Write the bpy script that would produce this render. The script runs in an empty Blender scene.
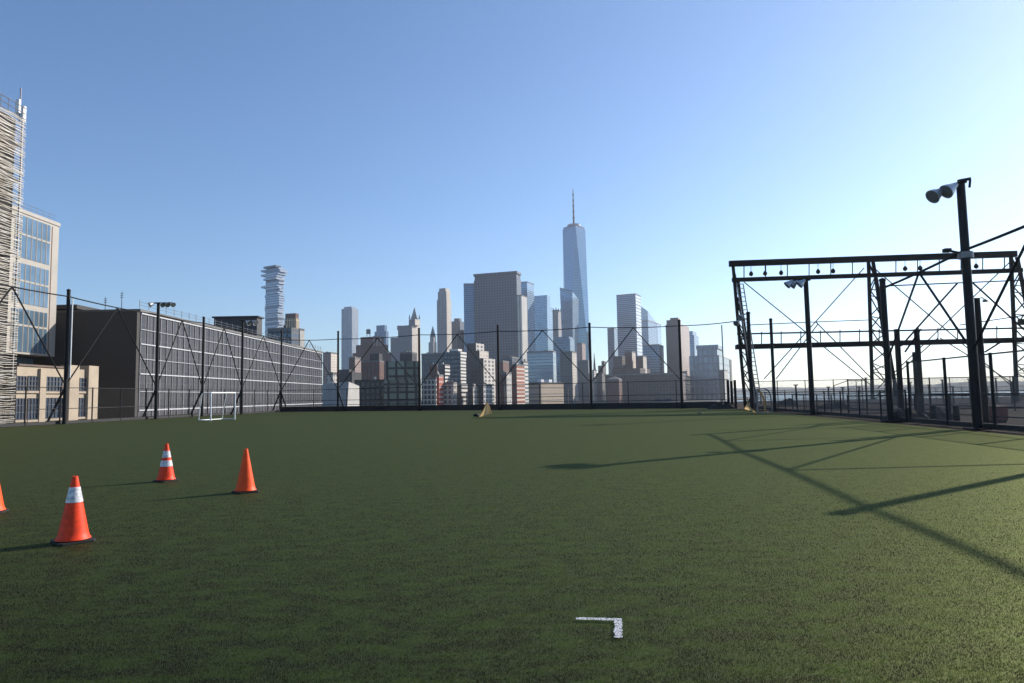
import bpy, math, random
from mathutils import Vector, Matrix
import numpy as np

random.seed(7)
rng = np.random.default_rng(7)
R = math.radians
scene = bpy.context.scene
COL = scene.collection

# ------------------------------------------------------------------ camera numbers
F = 683.0; PIT = R(4.56); ROL = R(1.0); EYE = 1.52
CP, SP, CR, SR = math.cos(PIT), math.sin(PIT), math.cos(ROL), math.sin(ROL)
SUN_AZ, SUN_EL = R(55.0), R(25.7)
SUN = Vector((math.sin(SUN_AZ) * math.cos(SUN_EL), math.cos(SUN_AZ) * math.cos(SUN_EL), math.sin(SUN_EL)))

def ray(px, py):
    u = px - 512; v = 341.5 - py
    u, v = (u * CR + v * SR) / F, (-u * SR + v * CR) / F
    return (u, CP - v * SP, SP + v * CP)
def G(px, py, z=0.0):                      # point of the ground seen at a pixel of the survey photo
    r = ray(px, py); t = (z - EYE) / r[2]
    return Vector((r[0] * t, r[1] * t, z))
def T(px, py, Y):                          # point at distance Y
    r = ray(px, py); t = Y / r[1]
    return Vector((r[0] * t, Y, EYE + r[2] * t))
def TX(px, py, X):                         # point on a street front x = X
    r = ray(px, py); t = X / r[0]
    return Vector((X, r[1] * t, EYE + r[2] * t))

# ------------------------------------------------------------------ materials
def new_mat(name):
    m = bpy.data.materials.new(name); m.use_nodes = True
    nt = m.node_tree
    for n in list(nt.nodes):
        if n.type != 'OUTPUT_MATERIAL': nt.nodes.remove(n)
    out = [n for n in nt.nodes if n.type == 'OUTPUT_MATERIAL'][0]
    b = nt.nodes.new('ShaderNodeBsdfPrincipled'); nt.links.new(b.outputs[0], out.inputs[0])
    return m, nt, b, out
def c4(c): return (c[0], c[1], c[2], 1.0)
def nd(nt, t, **kw):
    n = nt.nodes.new(t)
    for k, v in kw.items(): setattr(n, k, v)
    return n
def mth(nt, op, a, b=None):
    n = nd(nt, 'ShaderNodeMath', operation=op)
    for i, x in enumerate((a, b)):
        if x is None: continue
        if isinstance(x, (int, float)): n.inputs[i].default_value = x
        else: nt.links.new(x, n.inputs[i])
    return n.outputs[0]
def mixc(nt, f, a, b, mode='MIX'):
    n = nd(nt, 'ShaderNodeMix', data_type='RGBA', blend_type=mode)
    for i, x in ((0, f), (6, a), (7, b)):
        if isinstance(x, (int, float)): n.inputs[i].default_value = x
        elif isinstance(x, tuple): n.inputs[i].default_value = c4(x)
        else: nt.links.new(x, n.inputs[i])
    return n.outputs[2]
def noise(nt, scale, detail=4, rough=0.55, coord='Object', vec=None):
    n = nd(nt, 'ShaderNodeTexNoise'); n.inputs['Scale'].default_value = scale
    n.inputs['Detail'].default_value = detail; n.inputs['Roughness'].default_value = rough
    if vec is None:
        tc = nd(nt, 'ShaderNodeTexCoord'); vec = tc.outputs[coord]
    nt.links.new(vec, n.inputs['Vector'])
    return n.outputs[0]
def ramp(nt, f, stops):
    n = nd(nt, 'ShaderNodeValToRGB'); e = n.color_ramp.elements
    while len(e) < len(stops): e.new(0.5)
    for k, (p, c) in enumerate(stops):
        e[k].position = p; e[k].color = c4(c) if isinstance(c, tuple) else (c, c, c, 1)
    nt.links.new(f, n.inputs[0]); return n.outputs[0]

def plain(name, col, rough=0.6, metal=0.0, var=0.25, scale=2.0, spec=0.5, dirt=None):
    m, nt, b, o = new_mat(name)
    f = noise(nt, scale, 5)
    d = dirt or tuple(x * (1 - var) for x in col)
    l = tuple(min(1, x * (1 + var * 0.6)) for x in col)
    nt.links.new(ramp(nt, f, [(0.3, d), (0.7, l)]), b.inputs['Base Color'])
    b.inputs['Roughness'].default_value = rough; b.inputs['Metallic'].default_value = metal
    b.inputs['Specular IOR Level'].default_value = spec
    return m

def facade(name, wall, glass, cell=(3, 3.6), win=(0.6, 0.55), wrough=0.8, grough=0.15, gmetal=0.0, jitter=0.5, band=None, tint=0.2):
    """wall with a regular window grid, in metres of the wall's own UV"""
    m, nt, b, o = new_mat(name)
    uv = nd(nt, 'ShaderNodeUVMap'); sx = nd(nt, 'ShaderNodeSeparateXYZ'); nt.links.new(uv.outputs[0], sx.inputs[0])
    cu = mth(nt, 'DIVIDE', sx.outputs[0], cell[0]); cv = mth(nt, 'DIVIDE', sx.outputs[1], cell[1])
    def inside(c, w):
        if w >= 1: return None
        f = mth(nt, 'FRACT', c); return mth(nt, 'LESS_THAN', mth(nt, 'ABSOLUTE', mth(nt, 'SUBTRACT', f, 0.5)), w / 2)
    a, c = inside(cu, win[0]), inside(cv, win[1])
    mask = mth(nt, 'MULTIPLY', a, c) if a is not None and c is not None else (a if a is not None else c)
    fl = nd(nt, 'ShaderNodeCombineXYZ')
    nt.links.new(mth(nt, 'FLOOR', cu), fl.inputs[0]); nt.links.new(mth(nt, 'FLOOR', cv), fl.inputs[1])
    wn = nd(nt, 'ShaderNodeTexWhiteNoise', noise_dimensions='2D'); nt.links.new(fl.outputs[0], wn.inputs[0])
    g = mixc(nt, mth(nt, 'MULTIPLY', wn.outputs[0], jitter), glass, tuple(min(1, x * 2.2 + 0.03) for x in glass))
    nz = noise(nt, 0.05, 5)
    w = mixc(nt, nz, tuple(x * (1 - tint) for x in wall), tuple(min(1, x * (1 + tint)) for x in wall))
    if band:
        fb = mth(nt, 'FRACT', mth(nt, 'DIVIDE', sx.outputs[1], band[0]))
        w = mixc(nt, mth(nt, 'LESS_THAN', fb, band[1]), w, band[2])
    nt.links.new(mixc(nt, mask, w, g), b.inputs['Base Color'])
    r = nd(nt, 'ShaderNodeMix', data_type='FLOAT'); nt.links.new(mask, r.inputs[0])
    r.inputs[2].default_value = wrough; r.inputs[3].default_value = grough
    nt.links.new(r.outputs[0], b.inputs['Roughness'])
    nt.links.new(mth(nt, 'MULTIPLY', mask, gmetal), b.inputs['Metallic'])
    return m

def mesh_alpha(name, col, pitch, cover, rough=0.5, metal=0.0):
    """woven wire or netting: diamond wires with open holes between, UV in metres"""
    m, nt, b, o = new_mat(name)
    uv = nd(nt, 'ShaderNodeUVMap'); sx = nd(nt, 'ShaderNodeSeparateXYZ'); nt.links.new(uv.outputs[0], sx.inputs[0])
    a = mth(nt, 'FRACT', mth(nt, 'DIVIDE', mth(nt, 'ADD', sx.outputs[0], sx.outputs[1]), pitch))
    c = mth(nt, 'FRACT', mth(nt, 'DIVIDE', mth(nt, 'SUBTRACT', sx.outputs[0], sx.outputs[1]), pitch))
    k = mth(nt, 'MAXIMUM', mth(nt, 'LESS_THAN', a, cover), mth(nt, 'LESS_THAN', c, cover))
    b.inputs['Base Color'].default_value = c4(col); b.inputs['Roughness'].default_value = rough
    b.inputs['Metallic'].default_value = metal
    tr = nd(nt, 'ShaderNodeBsdfTransparent'); mx = nd(nt, 'ShaderNodeMixShader')
    nt.links.new(k, mx.inputs[0]); nt.links.new(tr.outputs[0], mx.inputs[1]); nt.links.new(b.outputs[0], mx.inputs[2])
    nt.links.new(mx.outputs[0], o.inputs[0])
    return m

M = {}
M['black'] = plain('black_paint', (0.009, 0.0095, 0.012), 0.5, 0.0, 0.35, 3, spec=0.22)
M['steel'] = plain('dark_steel', (0.013, 0.0125, 0.013), 0.6, 0.0, 0.4, 1.5, spec=0.2, dirt=(0.020, 0.013, 0.009))
M['grey_steel'] = plain('grey_steel', (0.22, 0.22, 0.23), 0.45, 0.6, 0.2)
M['rope'] = plain('dark_cable', (0.011, 0.011, 0.012), 0.7, spec=0.2)
M['kick'] = plain('black_board', (0.014, 0.014, 0.015), 0.7, 0, 0.4, 0.7)
M['white_metal'] = plain('white_metal', (0.72, 0.73, 0.74), 0.4, 0.0, 0.12, 4)
M['lamp_shell'] = plain('lamp_shell', (0.45, 0.47, 0.49), 0.35, 0.5, 0.15)
M['lens'] = plain('lamp_lens', (0.16, 0.17, 0.18), 0.12, 0.0, 0.1)
M['orange'] = plain('orange_plastic', (0.90, 0.052, 0.008), 0.5, 0, 0.12, 16, spec=0.25, dirt=(0.60, 0.045, 0.012))
M['orange_light'] = plain('faded_orange_plastic', (0.86, 0.088, 0.010), 0.5, 0, 0.12, 12, spec=0.25, dirt=(0.70, 0.065, 0.010))
M['collar'] = plain('reflective_white', (0.70, 0.70, 0.72), 0.35, 0, 0.2, 26, dirt=(0.30, 0.30, 0.32))
M['rubber'] = plain('black_rubber', (0.012, 0.012, 0.012), 0.75)
M['tan'] = plain('tan_fabric', (0.60, 0.43, 0.21), 0.85, 0, 0.2, 5)
def fabric_glow():                                     # thin cloth lets sunlight through
    m = M['tan']; nt = m.node_tree; b = [n for n in nt.nodes if n.type == 'BSDF_PRINCIPLED'][0]; o = [n for n in nt.nodes if n.type == 'OUTPUT_MATERIAL'][0]
    tl = nd(nt, 'ShaderNodeBsdfTranslucent'); tl.inputs[0].default_value = (.72, .50, .24, 1); mx = nd(nt, 'ShaderNodeMixShader'); mx.inputs[0].default_value = .5
    nt.links.new(b.outputs[0], mx.inputs[1]); nt.links.new(tl.outputs[0], mx.inputs[2]); nt.links.new(mx.outputs[0], o.inputs[0])
fabric_glow()
M['cloth_grey'] = plain('grey_netting', (0.055, 0.047, 0.044), 0.9, 0, 0.6, 6, spec=0.1)
M['red'] = plain('rusty_red_paint', (0.20, 0.045, 0.028), 0.6, 0, 0.3, 5)
M['link'] = mesh_alpha('chain_link', (0.03, 0.03, 0.032), 0.075, 0.035)
M['link_galv'] = mesh_alpha('galvanised_chain_link', (0.20, 0.19, 0.185), 0.075, 0.12, 0.5, 0.35)
M['net'] = mesh_alpha('ball_netting', (0.05, 0.05, 0.055), 0.11, 0.012, 0.8)
M['roof'] = plain('roof_gravel', (0.16, 0.155, 0.15), 0.9, 0, 0.3, 0.3)
M['roof_dark'] = plain('roof_tar', (0.05, 0.05, 0.052), 0.85, 0, 0.3, 0.3)
M['concrete'] = plain('pale_concrete', (0.42, 0.40, 0.37), 0.85, 0, 0.12, 0.25)
M['cream'] = plain('cream_stone', (0.39, 0.315, 0.232), 0.8, 0, 0.15, 0.5)
M['lightframe'] = plain('pale_panel', (0.34, 0.31, 0.27), 0.6, 0, 0.08, 0.4)
M['win_dark'] = plain('window_glass', (0.03, 0.045, 0.075), 0.08, 0.0, 0.3, 0.6)
M['win_blue'] = plain('blue_window_glass', (0.13, 0.21, 0.29), 0.10, 0.35, 0.25, 0.35)
M['frame_dark'] = plain('window_frame', (0.06, 0.06, 0.07), 0.5)
M['slat'] = plain('pale_aluminium', (0.66, 0.63, 0.57), 0.45, 0.05, 0.25, 1.2, dirt=(0.36, 0.30, 0.22))
M['slat_back'] = plain('garage_shade', (0.06, 0.055, 0.05), 0.8, 0, 0.4, 0.5)
M['charcoal'] = plain('charcoal_panel', (0.056, 0.051, 0.049), 0.65, 0, 0.12, 0.12, spec=0.25)
M['trim'] = plain('white_trim', (0.66, 0.66, 0.68), 0.5, 0, 0.1)

# ------------------------------------------------------------------ mesh helper
class MB:
    def __init__(s): s.v = []; s.f = []; s.uv = []; s.mi = []
    def face(s, pts, uvs=None, mi=0):
        n = len(s.v); s.v += [tuple(p) for p in pts]; s.f.append(list(range(n, n + len(pts))))
        s.uv += list(uvs) if uvs else [(0, 0)] * len(pts); s.mi.append(mi); return s
    def quad(s, a, b, c, d, mi=0):                     # a->b horizontal, uv in metres
        a, b, c, d = map(Vector, (a, b, c, d)); w = (b - a).length; h = (d - a).length
        return s.face((a, b, c, d), ((0, 0), (w, 0), (w, h), (0, h)), mi)
    def prism(s, poly, z0, z1, mi=0, roof=0, u0=0.0, front=None):  # poly counter-clockwise seen from above
        n = len(poly); u = u0
        for i in range(n):
            p, q = poly[i], poly[(i + 1) % n]; l = math.hypot(q[0] - p[0], q[1] - p[1])
            s.face([(p[0], p[1], z0), (q[0], q[1], z0), (q[0], q[1], z1), (p[0], p[1], z1)], ((u, z0), (u + l, z0), (u + l, z1), (u, z1)), front if front is not None and i == 3 else mi); u += l
        s.face([(p[0], p[1], z1) for p in poly], [(p[0], p[1]) for p in poly], roof)
        s.face([(p[0], p[1], z0) for p in reversed(poly)], [(p[0], p[1]) for p in reversed(poly)], roof); return s
    def frustum(s, lo, z0, hi, z1, mi=0, roof=0):
        n = len(lo)
        for i in range(n):
            p, q, a, b = lo[i], lo[(i + 1) % n], hi[i], hi[(i + 1) % n]; l = math.hypot(q[0] - p[0], q[1] - p[1])
            s.face([(p[0], p[1], z0), (q[0], q[1], z0), (b[0], b[1], z1), (a[0], a[1], z1)], ((0, z0), (l, z0), (l, z1), (0, z1)), mi)
        s.face([(p[0], p[1], z1) for p in hi], None, roof)
        s.face([(p[0], p[1], z0) for p in reversed(lo)], None, roof); return s
    def box(s, x0, x1, y0, y1, z0, z1, mi=0, roof=None):
        return s.prism([(x0, y0), (x1, y0), (x1, y1), (x0, y1)], z0, z1, mi, mi if roof is None else roof)
    def bar(s, a, b, w, h=None, up=(0, 0, 1)):         # square bar between two points
        a, b = Vector(a), Vector(b); h = h or w; d = (b - a).normalized(); u = Vector(up)
        if abs(d.dot(u)) > 0.95: u = Vector((0, 1, 0))
        x = d.cross(u).normalized() * (w / 2); y = x.cross(d).normalized() * (h / 2)
        A = [a - x - y, a + x - y, a + x + y, a - x + y]; B = [p + (b - a) for p in A]
        for i in range(4):
            j = (i + 1) % 4; s.face((A[i], A[j], B[j], B[i]))
        s.face(A[::-1]); s.face(B); return s
    def tube(s, pts, r, n=8, r2=None):
        pts = [Vector(p) for p in pts]; rings = []
        for i, p in enumerate(pts):
            d = (pts[min(i + 1, len(pts) - 1)] - pts[max(i - 1, 0)]).normalized()
            u = Vector((0, 0, 1)) if abs(d.z) < 0.95 else Vector((0, 1, 0))
            x = d.cross(u).normalized(); y = d.cross(x)
            rr = r if r2 is None else r + (r2 - r) * i / (len(pts) - 1)
            rings.append([p + (x * math.cos(2 * math.pi * k / n) + y * math.sin(2 * math.pi * k / n)) * rr for k in range(n)])
        for a, b in zip(rings, rings[1:]):
            for k in range(n):
                j = (k + 1) % n; s.face((a[k], a[j], b[j], b[k]))
        s.face(rings[0][::-1]); s.face(rings[-1]); return s
    def lathe(s, prof, n=24, org=(0, 0, 0), axis=(0, 0, 1)):   # prof: (radius, height)
        ax = Vector(axis).normalized(); q = ax.to_track_quat('Z', 'Y'); o = Vector(org)
        P = lambda r, h, k: o + q @ Vector((r * math.cos(2 * math.pi * k / n), r * math.sin(2 * math.pi * k / n), h))
        for (r0, h0), (r1, h1) in zip(prof, prof[1:]):
            for k in range(n):
                if r0 < 1e-6: s.face((P(0, h0, 0), P(r1, h1, k + 1), P(r1, h1, k)))
                elif r1 < 1e-6: s.face((P(r0, h0, k), P(r0, h0, k + 1), P(0, h1, 0)))
                else: s.face((P(r0, h0, k), P(r0, h0, k + 1), P(r1, h1, k + 1), P(r1, h1, k)))
        return s
    def data(s, name, mats, smooth=False):
        me = bpy.data.meshes.new(name); me.from_pydata(s.v, [], s.f)
        for m in (mats if isinstance(mats, (list, tuple)) else [mats]): me.materials.append(m)
        uvl = me.uv_layers.new(name='UVMap')
        uvl.data.foreach_set('uv', np.array(s.uv, dtype=np.float32).ravel())
        me.polygons.foreach_set('material_index', s.mi)
        if smooth:
            import bmesh
            bm = bmesh.new(); bm.from_mesh(me); bmesh.ops.remove_doubles(bm, verts=bm.verts, dist=1e-5)
            for f in bm.faces: f.smooth = True
            for e in bm.edges:
                if len(e.link_faces) == 2 and e.calc_face_angle(0) > R(38): e.smooth = False
            bm.to_mesh(me); bm.free()
        me.update(); return me
    def build(s, name, mats, parent=None, smooth=False):
        return link(name, s.data(name, mats, smooth), parent)

def link(name, data, parent=None, loc=None):
    o = bpy.data.objects.new(name, data); COL.objects.link(o)
    if parent is not None:
        o.parent = parent
        pm = Matrix.Translation(parent.location) if parent.type == 'EMPTY' and parent.parent is None else Matrix.Identity(4)
        if parent.type == 'EMPTY' and parent.get('_world', 1): o.matrix_parent_inverse = pm.inverted()
    if loc is not None: o.location = loc
    return o
def tag(o, label=None, cat=None, group=None, kind=None):
    if label: o['label'] = label
    if cat: o['category'] = cat
    if group: o['group'] = group
    if kind: o['kind'] = kind
    return o
def thing(name, label, cat, loc=(0, 0, 0), group=None):
    o = bpy.data.objects.new(name, None); COL.objects.link(o); o.location = loc; o.empty_display_size = 0.3
    return tag(o, label, cat, group)
def struct(name, mb, mats, **k):
    return tag(mb.build(name, mats, **k), kind='structure')
def poly_area(p): return sum(p[i][0] * p[(i + 1) % len(p)][1] - p[(i + 1) % len(p)][0] * p[i][1] for i in range(len(p)))

# ------------------------------------------------------------------ field survey
FAR = lambda x: 76.0 - 0.4536 * (x + 1.6)            # line of the far fence
RIGHT = lambda y: 14.3 + 0.116 * y                  # line of the river-side fence
LEFT = lambda y: -34.1 + 0.128 * (y - 52)            # line of the street-side fence
def on_far(px):
    k = T(px, 400, 1.0).x; x = 0.0
    for _ in range(20): x = k * FAR(x)
    return Vector((x, FAR(x), 0))
def on_right(px):
    k = T(px, 410, 1.0).x; y = 30.0
    for _ in range(30): y = RIGHT(y) / k
    return Vector((RIGHT(y), y, 0))
def on_left(px):
    k = T(px, 415, 1.0).x; y = 60.0
    for _ in range(40): y = LEFT(y) / k
    return Vector((LEFT(y), y, 0))
cornL = on_far(281)
cornR = Vector((20.75, FAR(20.75), 0))
# ------------------------------------------------------------------ turf, deck, water, land
def turf_mat():
    m, nt, b, o = new_mat('artificial_turf')
    tc = nd(nt, 'ShaderNodeTexCoord'); P = tc.outputs['Object']
    mp = nd(nt, 'ShaderNodeMapping'); nt.links.new(P, mp.inputs[0]); mp.inputs['Scale'].default_value = (1, 1.9, 1); mp.inputs['Rotation'].default_value = (0, 0, R(-6))
    big = noise(nt, 0.3, 7, 0.6, vec=mp.outputs[0]); mid = noise(nt, 3.0, 5, 0.58, vec=mp.outputs[0]); fine = noise(nt, 120, 3, 0.7, vec=P)
    base = ramp(nt, mid, [(0.42, (0.0030, 0.0032, 0.0030)), (0.50, (0.0070, 0.0114, 0.0033)), (0.63, (0.0118, 0.0200, 0.0048))])
    base = mixc(nt, ramp(nt, big, [(0.40, 0.0), (0.62, 0.55)]), base, (0.0078, 0.0098, 0.0046))
    base = mixc(nt, 0.6, base, ramp(nt, fine, [(0.25, 0.6), (0.8, 1.45)]), 'MULTIPLY')
    nt.links.new(base, b.inputs['Base Color'])
    b.inputs['Roughness'].default_value = 0.8; b.inputs['Specular IOR Level'].default_value = 0.0
    gl = nd(nt, 'ShaderNodeBsdfGlossy'); gl.inputs['Color'].default_value = (0.77, 0.84, 0.40, 1); gl.inputs['Roughness'].default_value = 0.56
    gx = nd(nt, 'ShaderNodeMixShader'); gx.inputs[0].default_value = 0.115
    nt.links.new(b.outputs[0], gx.inputs[1]); nt.links.new(gl.outputs[0], gx.inputs[2]); nt.links.new(gx.outputs[0], o.inputs[0])
    bp = nd(nt, 'ShaderNodeBump'); bp.inputs['Strength'].default_value = 0.6; bp.inputs['Distance'].default_value = 0.02
    nt.links.new(mth(nt, 'ADD', fine, mth(nt, 'MULTIPLY', mid, 1.5)), bp.inputs['Height']); nt.links.new(bp.outputs[0], b.inputs['Normal'])
    return m
M['turf'] = turf_mat()
fieldpoly = [(-40, -14), (RIGHT(-14) - 0.4, -14), (cornR.x - 0.4, cornR.y - 0.7), (cornL.x + 0.4, cornL.y - 0.9), (LEFT(52) + 0.5, 52), (-35.5, 40), (-40, 20)]
tf = MB(); tf.face([(x, y, 0) for x, y in fieldpoly]); struct('turf_field', tf, M['turf'])

def gravel_mat():
    m, nt, b, o = new_mat('brown_roof_gravel')
    a = noise(nt, 0.35, 6, 0.7); f = noise(nt, 1.6, 8, 0.8)
    base = ramp(nt, f, [(0.32, (0.022, 0.018, 0.017)), (0.5, (0.036, 0.028, 0.024)), (0.72, (0.085, 0.068, 0.060))])
    base = mixc(nt, ramp(nt, a, [(0.4, 0.0), (0.65, 0.6)]), base, (0.028, 0.022, 0.019))
    nt.links.new(base, b.inputs['Base Color']); b.inputs['Roughness'].default_value = 0.95; b.inputs['Specular IOR Level'].default_value = 0.05
    bp = nd(nt, 'ShaderNodeBump'); bp.inputs['Strength'].default_value = 1.0; bp.inputs['Distance'].default_value = 0.15
    nt.links.new(f, bp.inputs['Height']); nt.links.new(bp.outputs[0], b.inputs['Normal'])
    return m
M['gravel'] = gravel_mat()
dk = MB(); dk.prism([(-42, -16), (95, -16), (95, 118), (40, 118), (20, 92), (-30, 108), (-42, 90)], -1.2, -0.06)
struct('pier_roof', dk, M['gravel'])
M['pierwall'] = facade('pier_shed_wall', (0.2, 0.2, 0.19), (0.03, 0.04, 0.05), (5, 4.2), (0.7, 0.6))
pw = MB(); pw.prism([(-41, -15), (94, -15), (94, 117), (40.5, 117), (20, 91), (-30, 107), (-41, 89)], -11.6, -1.25)
tag(pw.build('pier_shed', M['pierwall']), 'long two storey pier shed carrying the green sports field', 'building')

def water_mat():
    m, nt, b, o = new_mat('river_water')
    b.inputs['Base Color'].default_value = (0.035, 0.06, 0.075, 1); b.inputs['Roughness'].default_value = 0.18
    tc = nd(nt, 'ShaderNodeTexCoord')
    mp = nd(nt, 'ShaderNodeMapping'); nt.links.new(tc.outputs['Object'], mp.inputs[0]); mp.inputs['Scale'].default_value = (1, 0.45, 1)
    f = noise(nt, 0.25, 5, 0.6, vec=mp.outputs[0]); bp = nd(nt, 'ShaderNodeBump'); bp.inputs['Strength'].default_value = 0.5; bp.inputs['Distance'].default_value = 1.0
    nt.links.new(f, bp.inputs['Height']); nt.links.new(bp.outputs[0], b.inputs['Normal']); return m
M['water'] = water_mat()
wt = MB(); wt.face([(-4600, -300, -11.5), (4600, -300, -11.5), (4600, 5600, -11.5), (-4600, 5600, -11.5)]); struct('river_water', wt, M['water'])
ground = plain('city_asphalt', (0.055, 0.055, 0.056), 0.9, 0, 0.3, 0.05)
shore = [(-4500, -280), (-44, -280), (-46, 120), (-20, 160), (20, 330), (60, 420), (170, 800), (260, 880), (330, 1040), (560, 1500), (600, 2300), (-4500, 5000)]
ct = MB(); ct.prism(shore, -12.6, -9.2); struct('city_ground', ct, ground)
# far New Jersey / bay shore: low hills on the horizon
def hills():
    mb = MB(); n = 120
    top = []; front = []; back = []
    for i in range(n + 1):
        x = 200 + 4200 * i / n
        y = 3300 + 500 * math.sin(i * 0.05) - 240 * i / n
        h = 38 + 6 * math.sin(i * 0.11) + 3 * math.sin(i * 0.53 + 1) + random.uniform(-2, 3)
        front.append((x, y, -11.6)); top.append((x, y + 160, -11 + max(8, h))); back.append((x, y + 700, -11.6))
    for i in range(n):
        mb.face((front[i], front[i + 1], top[i + 1], top[i])); mb.face((top[i], top[i + 1], back[i + 1], back[i]))
    return mb
hill_mat = plain('far_shore_green', (0.07, 0.08, 0.06), 0.9, 0, 0.35, 0.01)
struct('far_hills', hills(), hill_mat)

# near turf blades
def blades():
    N = 620000
    d = 1.0 / rng.uniform(1 / 24.0, 1 / 3.1, N)           # denser near the viewer
    x = rng.uniform(-0.80, 0.80, N) * d
    a = rng.uniform(0, 2 * np.pi, N); h = rng.uniform(0.005, 0.013, N) * np.clip(1.25 - d / 26, .3, 1); w = rng.uniform(0.0009, 0.0016, N) * np.clip(d / 4, 1, 2.4)
    lean = rng.uniform(0.2, 0.9, N) * h; la = rng.normal(2.6, 1.0, N)
    v = np.zeros((N, 3, 3), dtype=np.float32)
    v[:, 0] = np.stack([x - np.cos(a) * w, d - np.sin(a) * w, np.full(N, -0.001)], 1)
    v[:, 1] = np.stack([x + np.cos(a) * w, d + np.sin(a) * w, np.full(N, -0.001)], 1)
    v[:, 2] = np.stack([x + np.cos(la) * lean, d + np.sin(la) * lean, h], 1)
    me = bpy.data.meshes.new('turf_blades')
    me.vertices.add(3 * N); me.vertices.foreach_set('co', v.ravel())
    me.loops.add(3 * N); me.loops.foreach_set('vertex_index', np.arange(3 * N, dtype=np.int32))
    me.polygons.add(N); me.polygons.foreach_set('loop_start', np.arange(0, 3 * N, 3, dtype=np.int32)); me.polygons.foreach_set('loop_total', np.full(N, 3, dtype=np.int32))
    me.update(calc_edges=True); me.materials.append(M['blade']); return me
def blade_mat():
    m, nt, b, o = new_mat('turf_blade')
    tc = nd(nt, 'ShaderNodeTexCoord'); P = tc.outputs['Object']
    mp = nd(nt, 'ShaderNodeMapping'); nt.links.new(P, mp.inputs[0]); mp.inputs['Scale'].default_value = (1, 1.9, 1); mp.inputs['Rotation'].default_value = (0, 0, R(-6))
    mid = noise(nt, 3.0, 5, 0.58, vec=mp.outputs[0]); f = noise(nt, 150, 1, vec=P)
    base = ramp(nt, mid, [(0.44, (0.0017, 0.0018, 0.0018)), (0.51, (0.0044, 0.0070, 0.0024)), (0.62, (0.0088, 0.0152, 0.0038))])
    base = mixc(nt, 0.5, base, ramp(nt, f, [(0.2, 0.7), (0.8, 1.4)]), 'MULTIPLY')
    nt.links.new(base, b.inputs['Base Color']); b.inputs['Roughness'].default_value = 0.5; b.inputs['Specular IOR Level'].default_value = 0.08
    tl = nd(nt, 'ShaderNodeBsdfTranslucent'); nt.links.new(mixc(nt, 1.0, base, (10.0, 9.6, 7.0), 'MULTIPLY'), tl.inputs[0])
    ad = nd(nt, 'ShaderNodeMixShader'); ad.inputs[0].default_value = 0.4
    nt.links.new(b.outputs[0], ad.inputs[1]); nt.links.new(tl.outputs[0], ad.inputs[2]); nt.links.new(ad.outputs[0], o.inputs[0])
    return m
M['blade'] = blade_mat()
gb = link('turf_grass', blades()); tag(gb, 'short dark green artificial turf blades', 'grass', kind='stuff')

# worn paint corner mark
def paint_mat():
    m, nt, b, o = new_mat('worn_white_paint')
    f = noise(nt, 60, 6, 0.8); g = noise(nt, 220, 2)
    b.inputs['Base Color'].default_value = (0.62, 0.63, 0.68, 1); b.inputs['Roughness'].default_value = 0.8
    k = mth(nt, 'GREATER_THAN', mth(nt, 'ADD', f, mth(nt, 'MULTIPLY', g, 0.6)), 0.785)
    tr = nd(nt, 'ShaderNodeBsdfTransparent'); mx = nd(nt, 'ShaderNodeMixShader')
    nt.links.new(k, mx.inputs[0]); nt.links.new(tr.outputs[0], mx.inputs[1]); nt.links.new(b.outputs[0], mx.inputs[2]); nt.links.new(mx.outputs[0], o.inputs[0]); return m
def strip(p, q, w, n=24):
    mb = MB(); p, q = Vector(p), Vector(q); d = q - p; s = Vector((-d.y, d.x, 0)).normalized() * (w / 2)
    a = [p + d * (i / n) - s * random.uniform(0.75, 1.15) for i in range(n + 1)]; b = [p + d * (i / n) + s * random.uniform(0.75, 1.15) for i in range(n + 1)]
    for i in range(n): mb.face((a[i], a[i + 1], b[i + 1], b[i]))
    return mb
M['paint'] = paint_mat()
p0, p1, p2, p3 = G(576, 618.3, 0.017), G(622, 619.5, 0.017), G(618.2, 620.5, 0.017), G(618.2, 637.5, 0.017)
st = strip(p0, p1, 0.052); st2 = strip(p2 + Vector((0, -0.005, 0)), p3, 0.052); st.v += st2.v
n0 = len(st.v) - len(st2.v); st.f += [[i + n0 for i in f] for f in st2.f]; st.uv += st2.uv; st.mi += st2.mi
struct('painted_line', st, M['paint'])

# ------------------------------------------------------------------ traffic cones
def cone(label, px, py, collars, mat, H=0.715, slump=0.0):
    p = G(px, py); t = thing('traffic_cone', label, 'traffic cone', p, 'orange traffic cones on the turf')
    b = MB(); w = 0.178; b.prism([(-w + .03, -w), (w - .03, -w), (w, -w + .03), (w, w - .03), (w - .03, w), (-w + .03, w), (-w, w - .03), (-w, -w + .03)], 0.004, 0.026)
    o = b.build('base', M['rubber']); o.parent = t
    rad = lambda z: 0.158 + (0.028 - 0.158) * (z - 0.036) / (H - 0.036)
    body = MB(); zs = [0.036 + (H - 0.036) * i / 10 for i in range(11)]
    body.lathe([(0.172, 0.0365), (0.170, 0.046), (rad(0.06) + 0.004, 0.06)] + [(rad(z), z) for z in zs[1:]] + [(0.022, H + 0.004), (0.018, H - 0.01), (0.0, H - 0.01)], 40)
    o = body.build('body', mat, smooth=True); o.parent = t
    for z0, z1 in collars:
        c = MB(); c.lathe([(rad(z0) + 0.001, z0), (rad(z0) + 0.004, z0 + .002), (rad(z1) + 0.004, z1 - .002), (rad(z1) + 0.001, z1)], 40)
        o = c.build('reflective_collar', M['collar'], smooth=True); o.parent = t
    t.rotation_euler.z = R(random.uniform(0, 60)); return t
cone('big orange traffic cone with one scuffed white collar near its top', 73, 542, [(0.435, 0.60)], M['orange'])
cone('orange traffic cone with two white collars standing farthest out on the turf', 166, 481.2, [(0.285, 0.40), (0.455, 0.58)], M['orange'])
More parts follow.
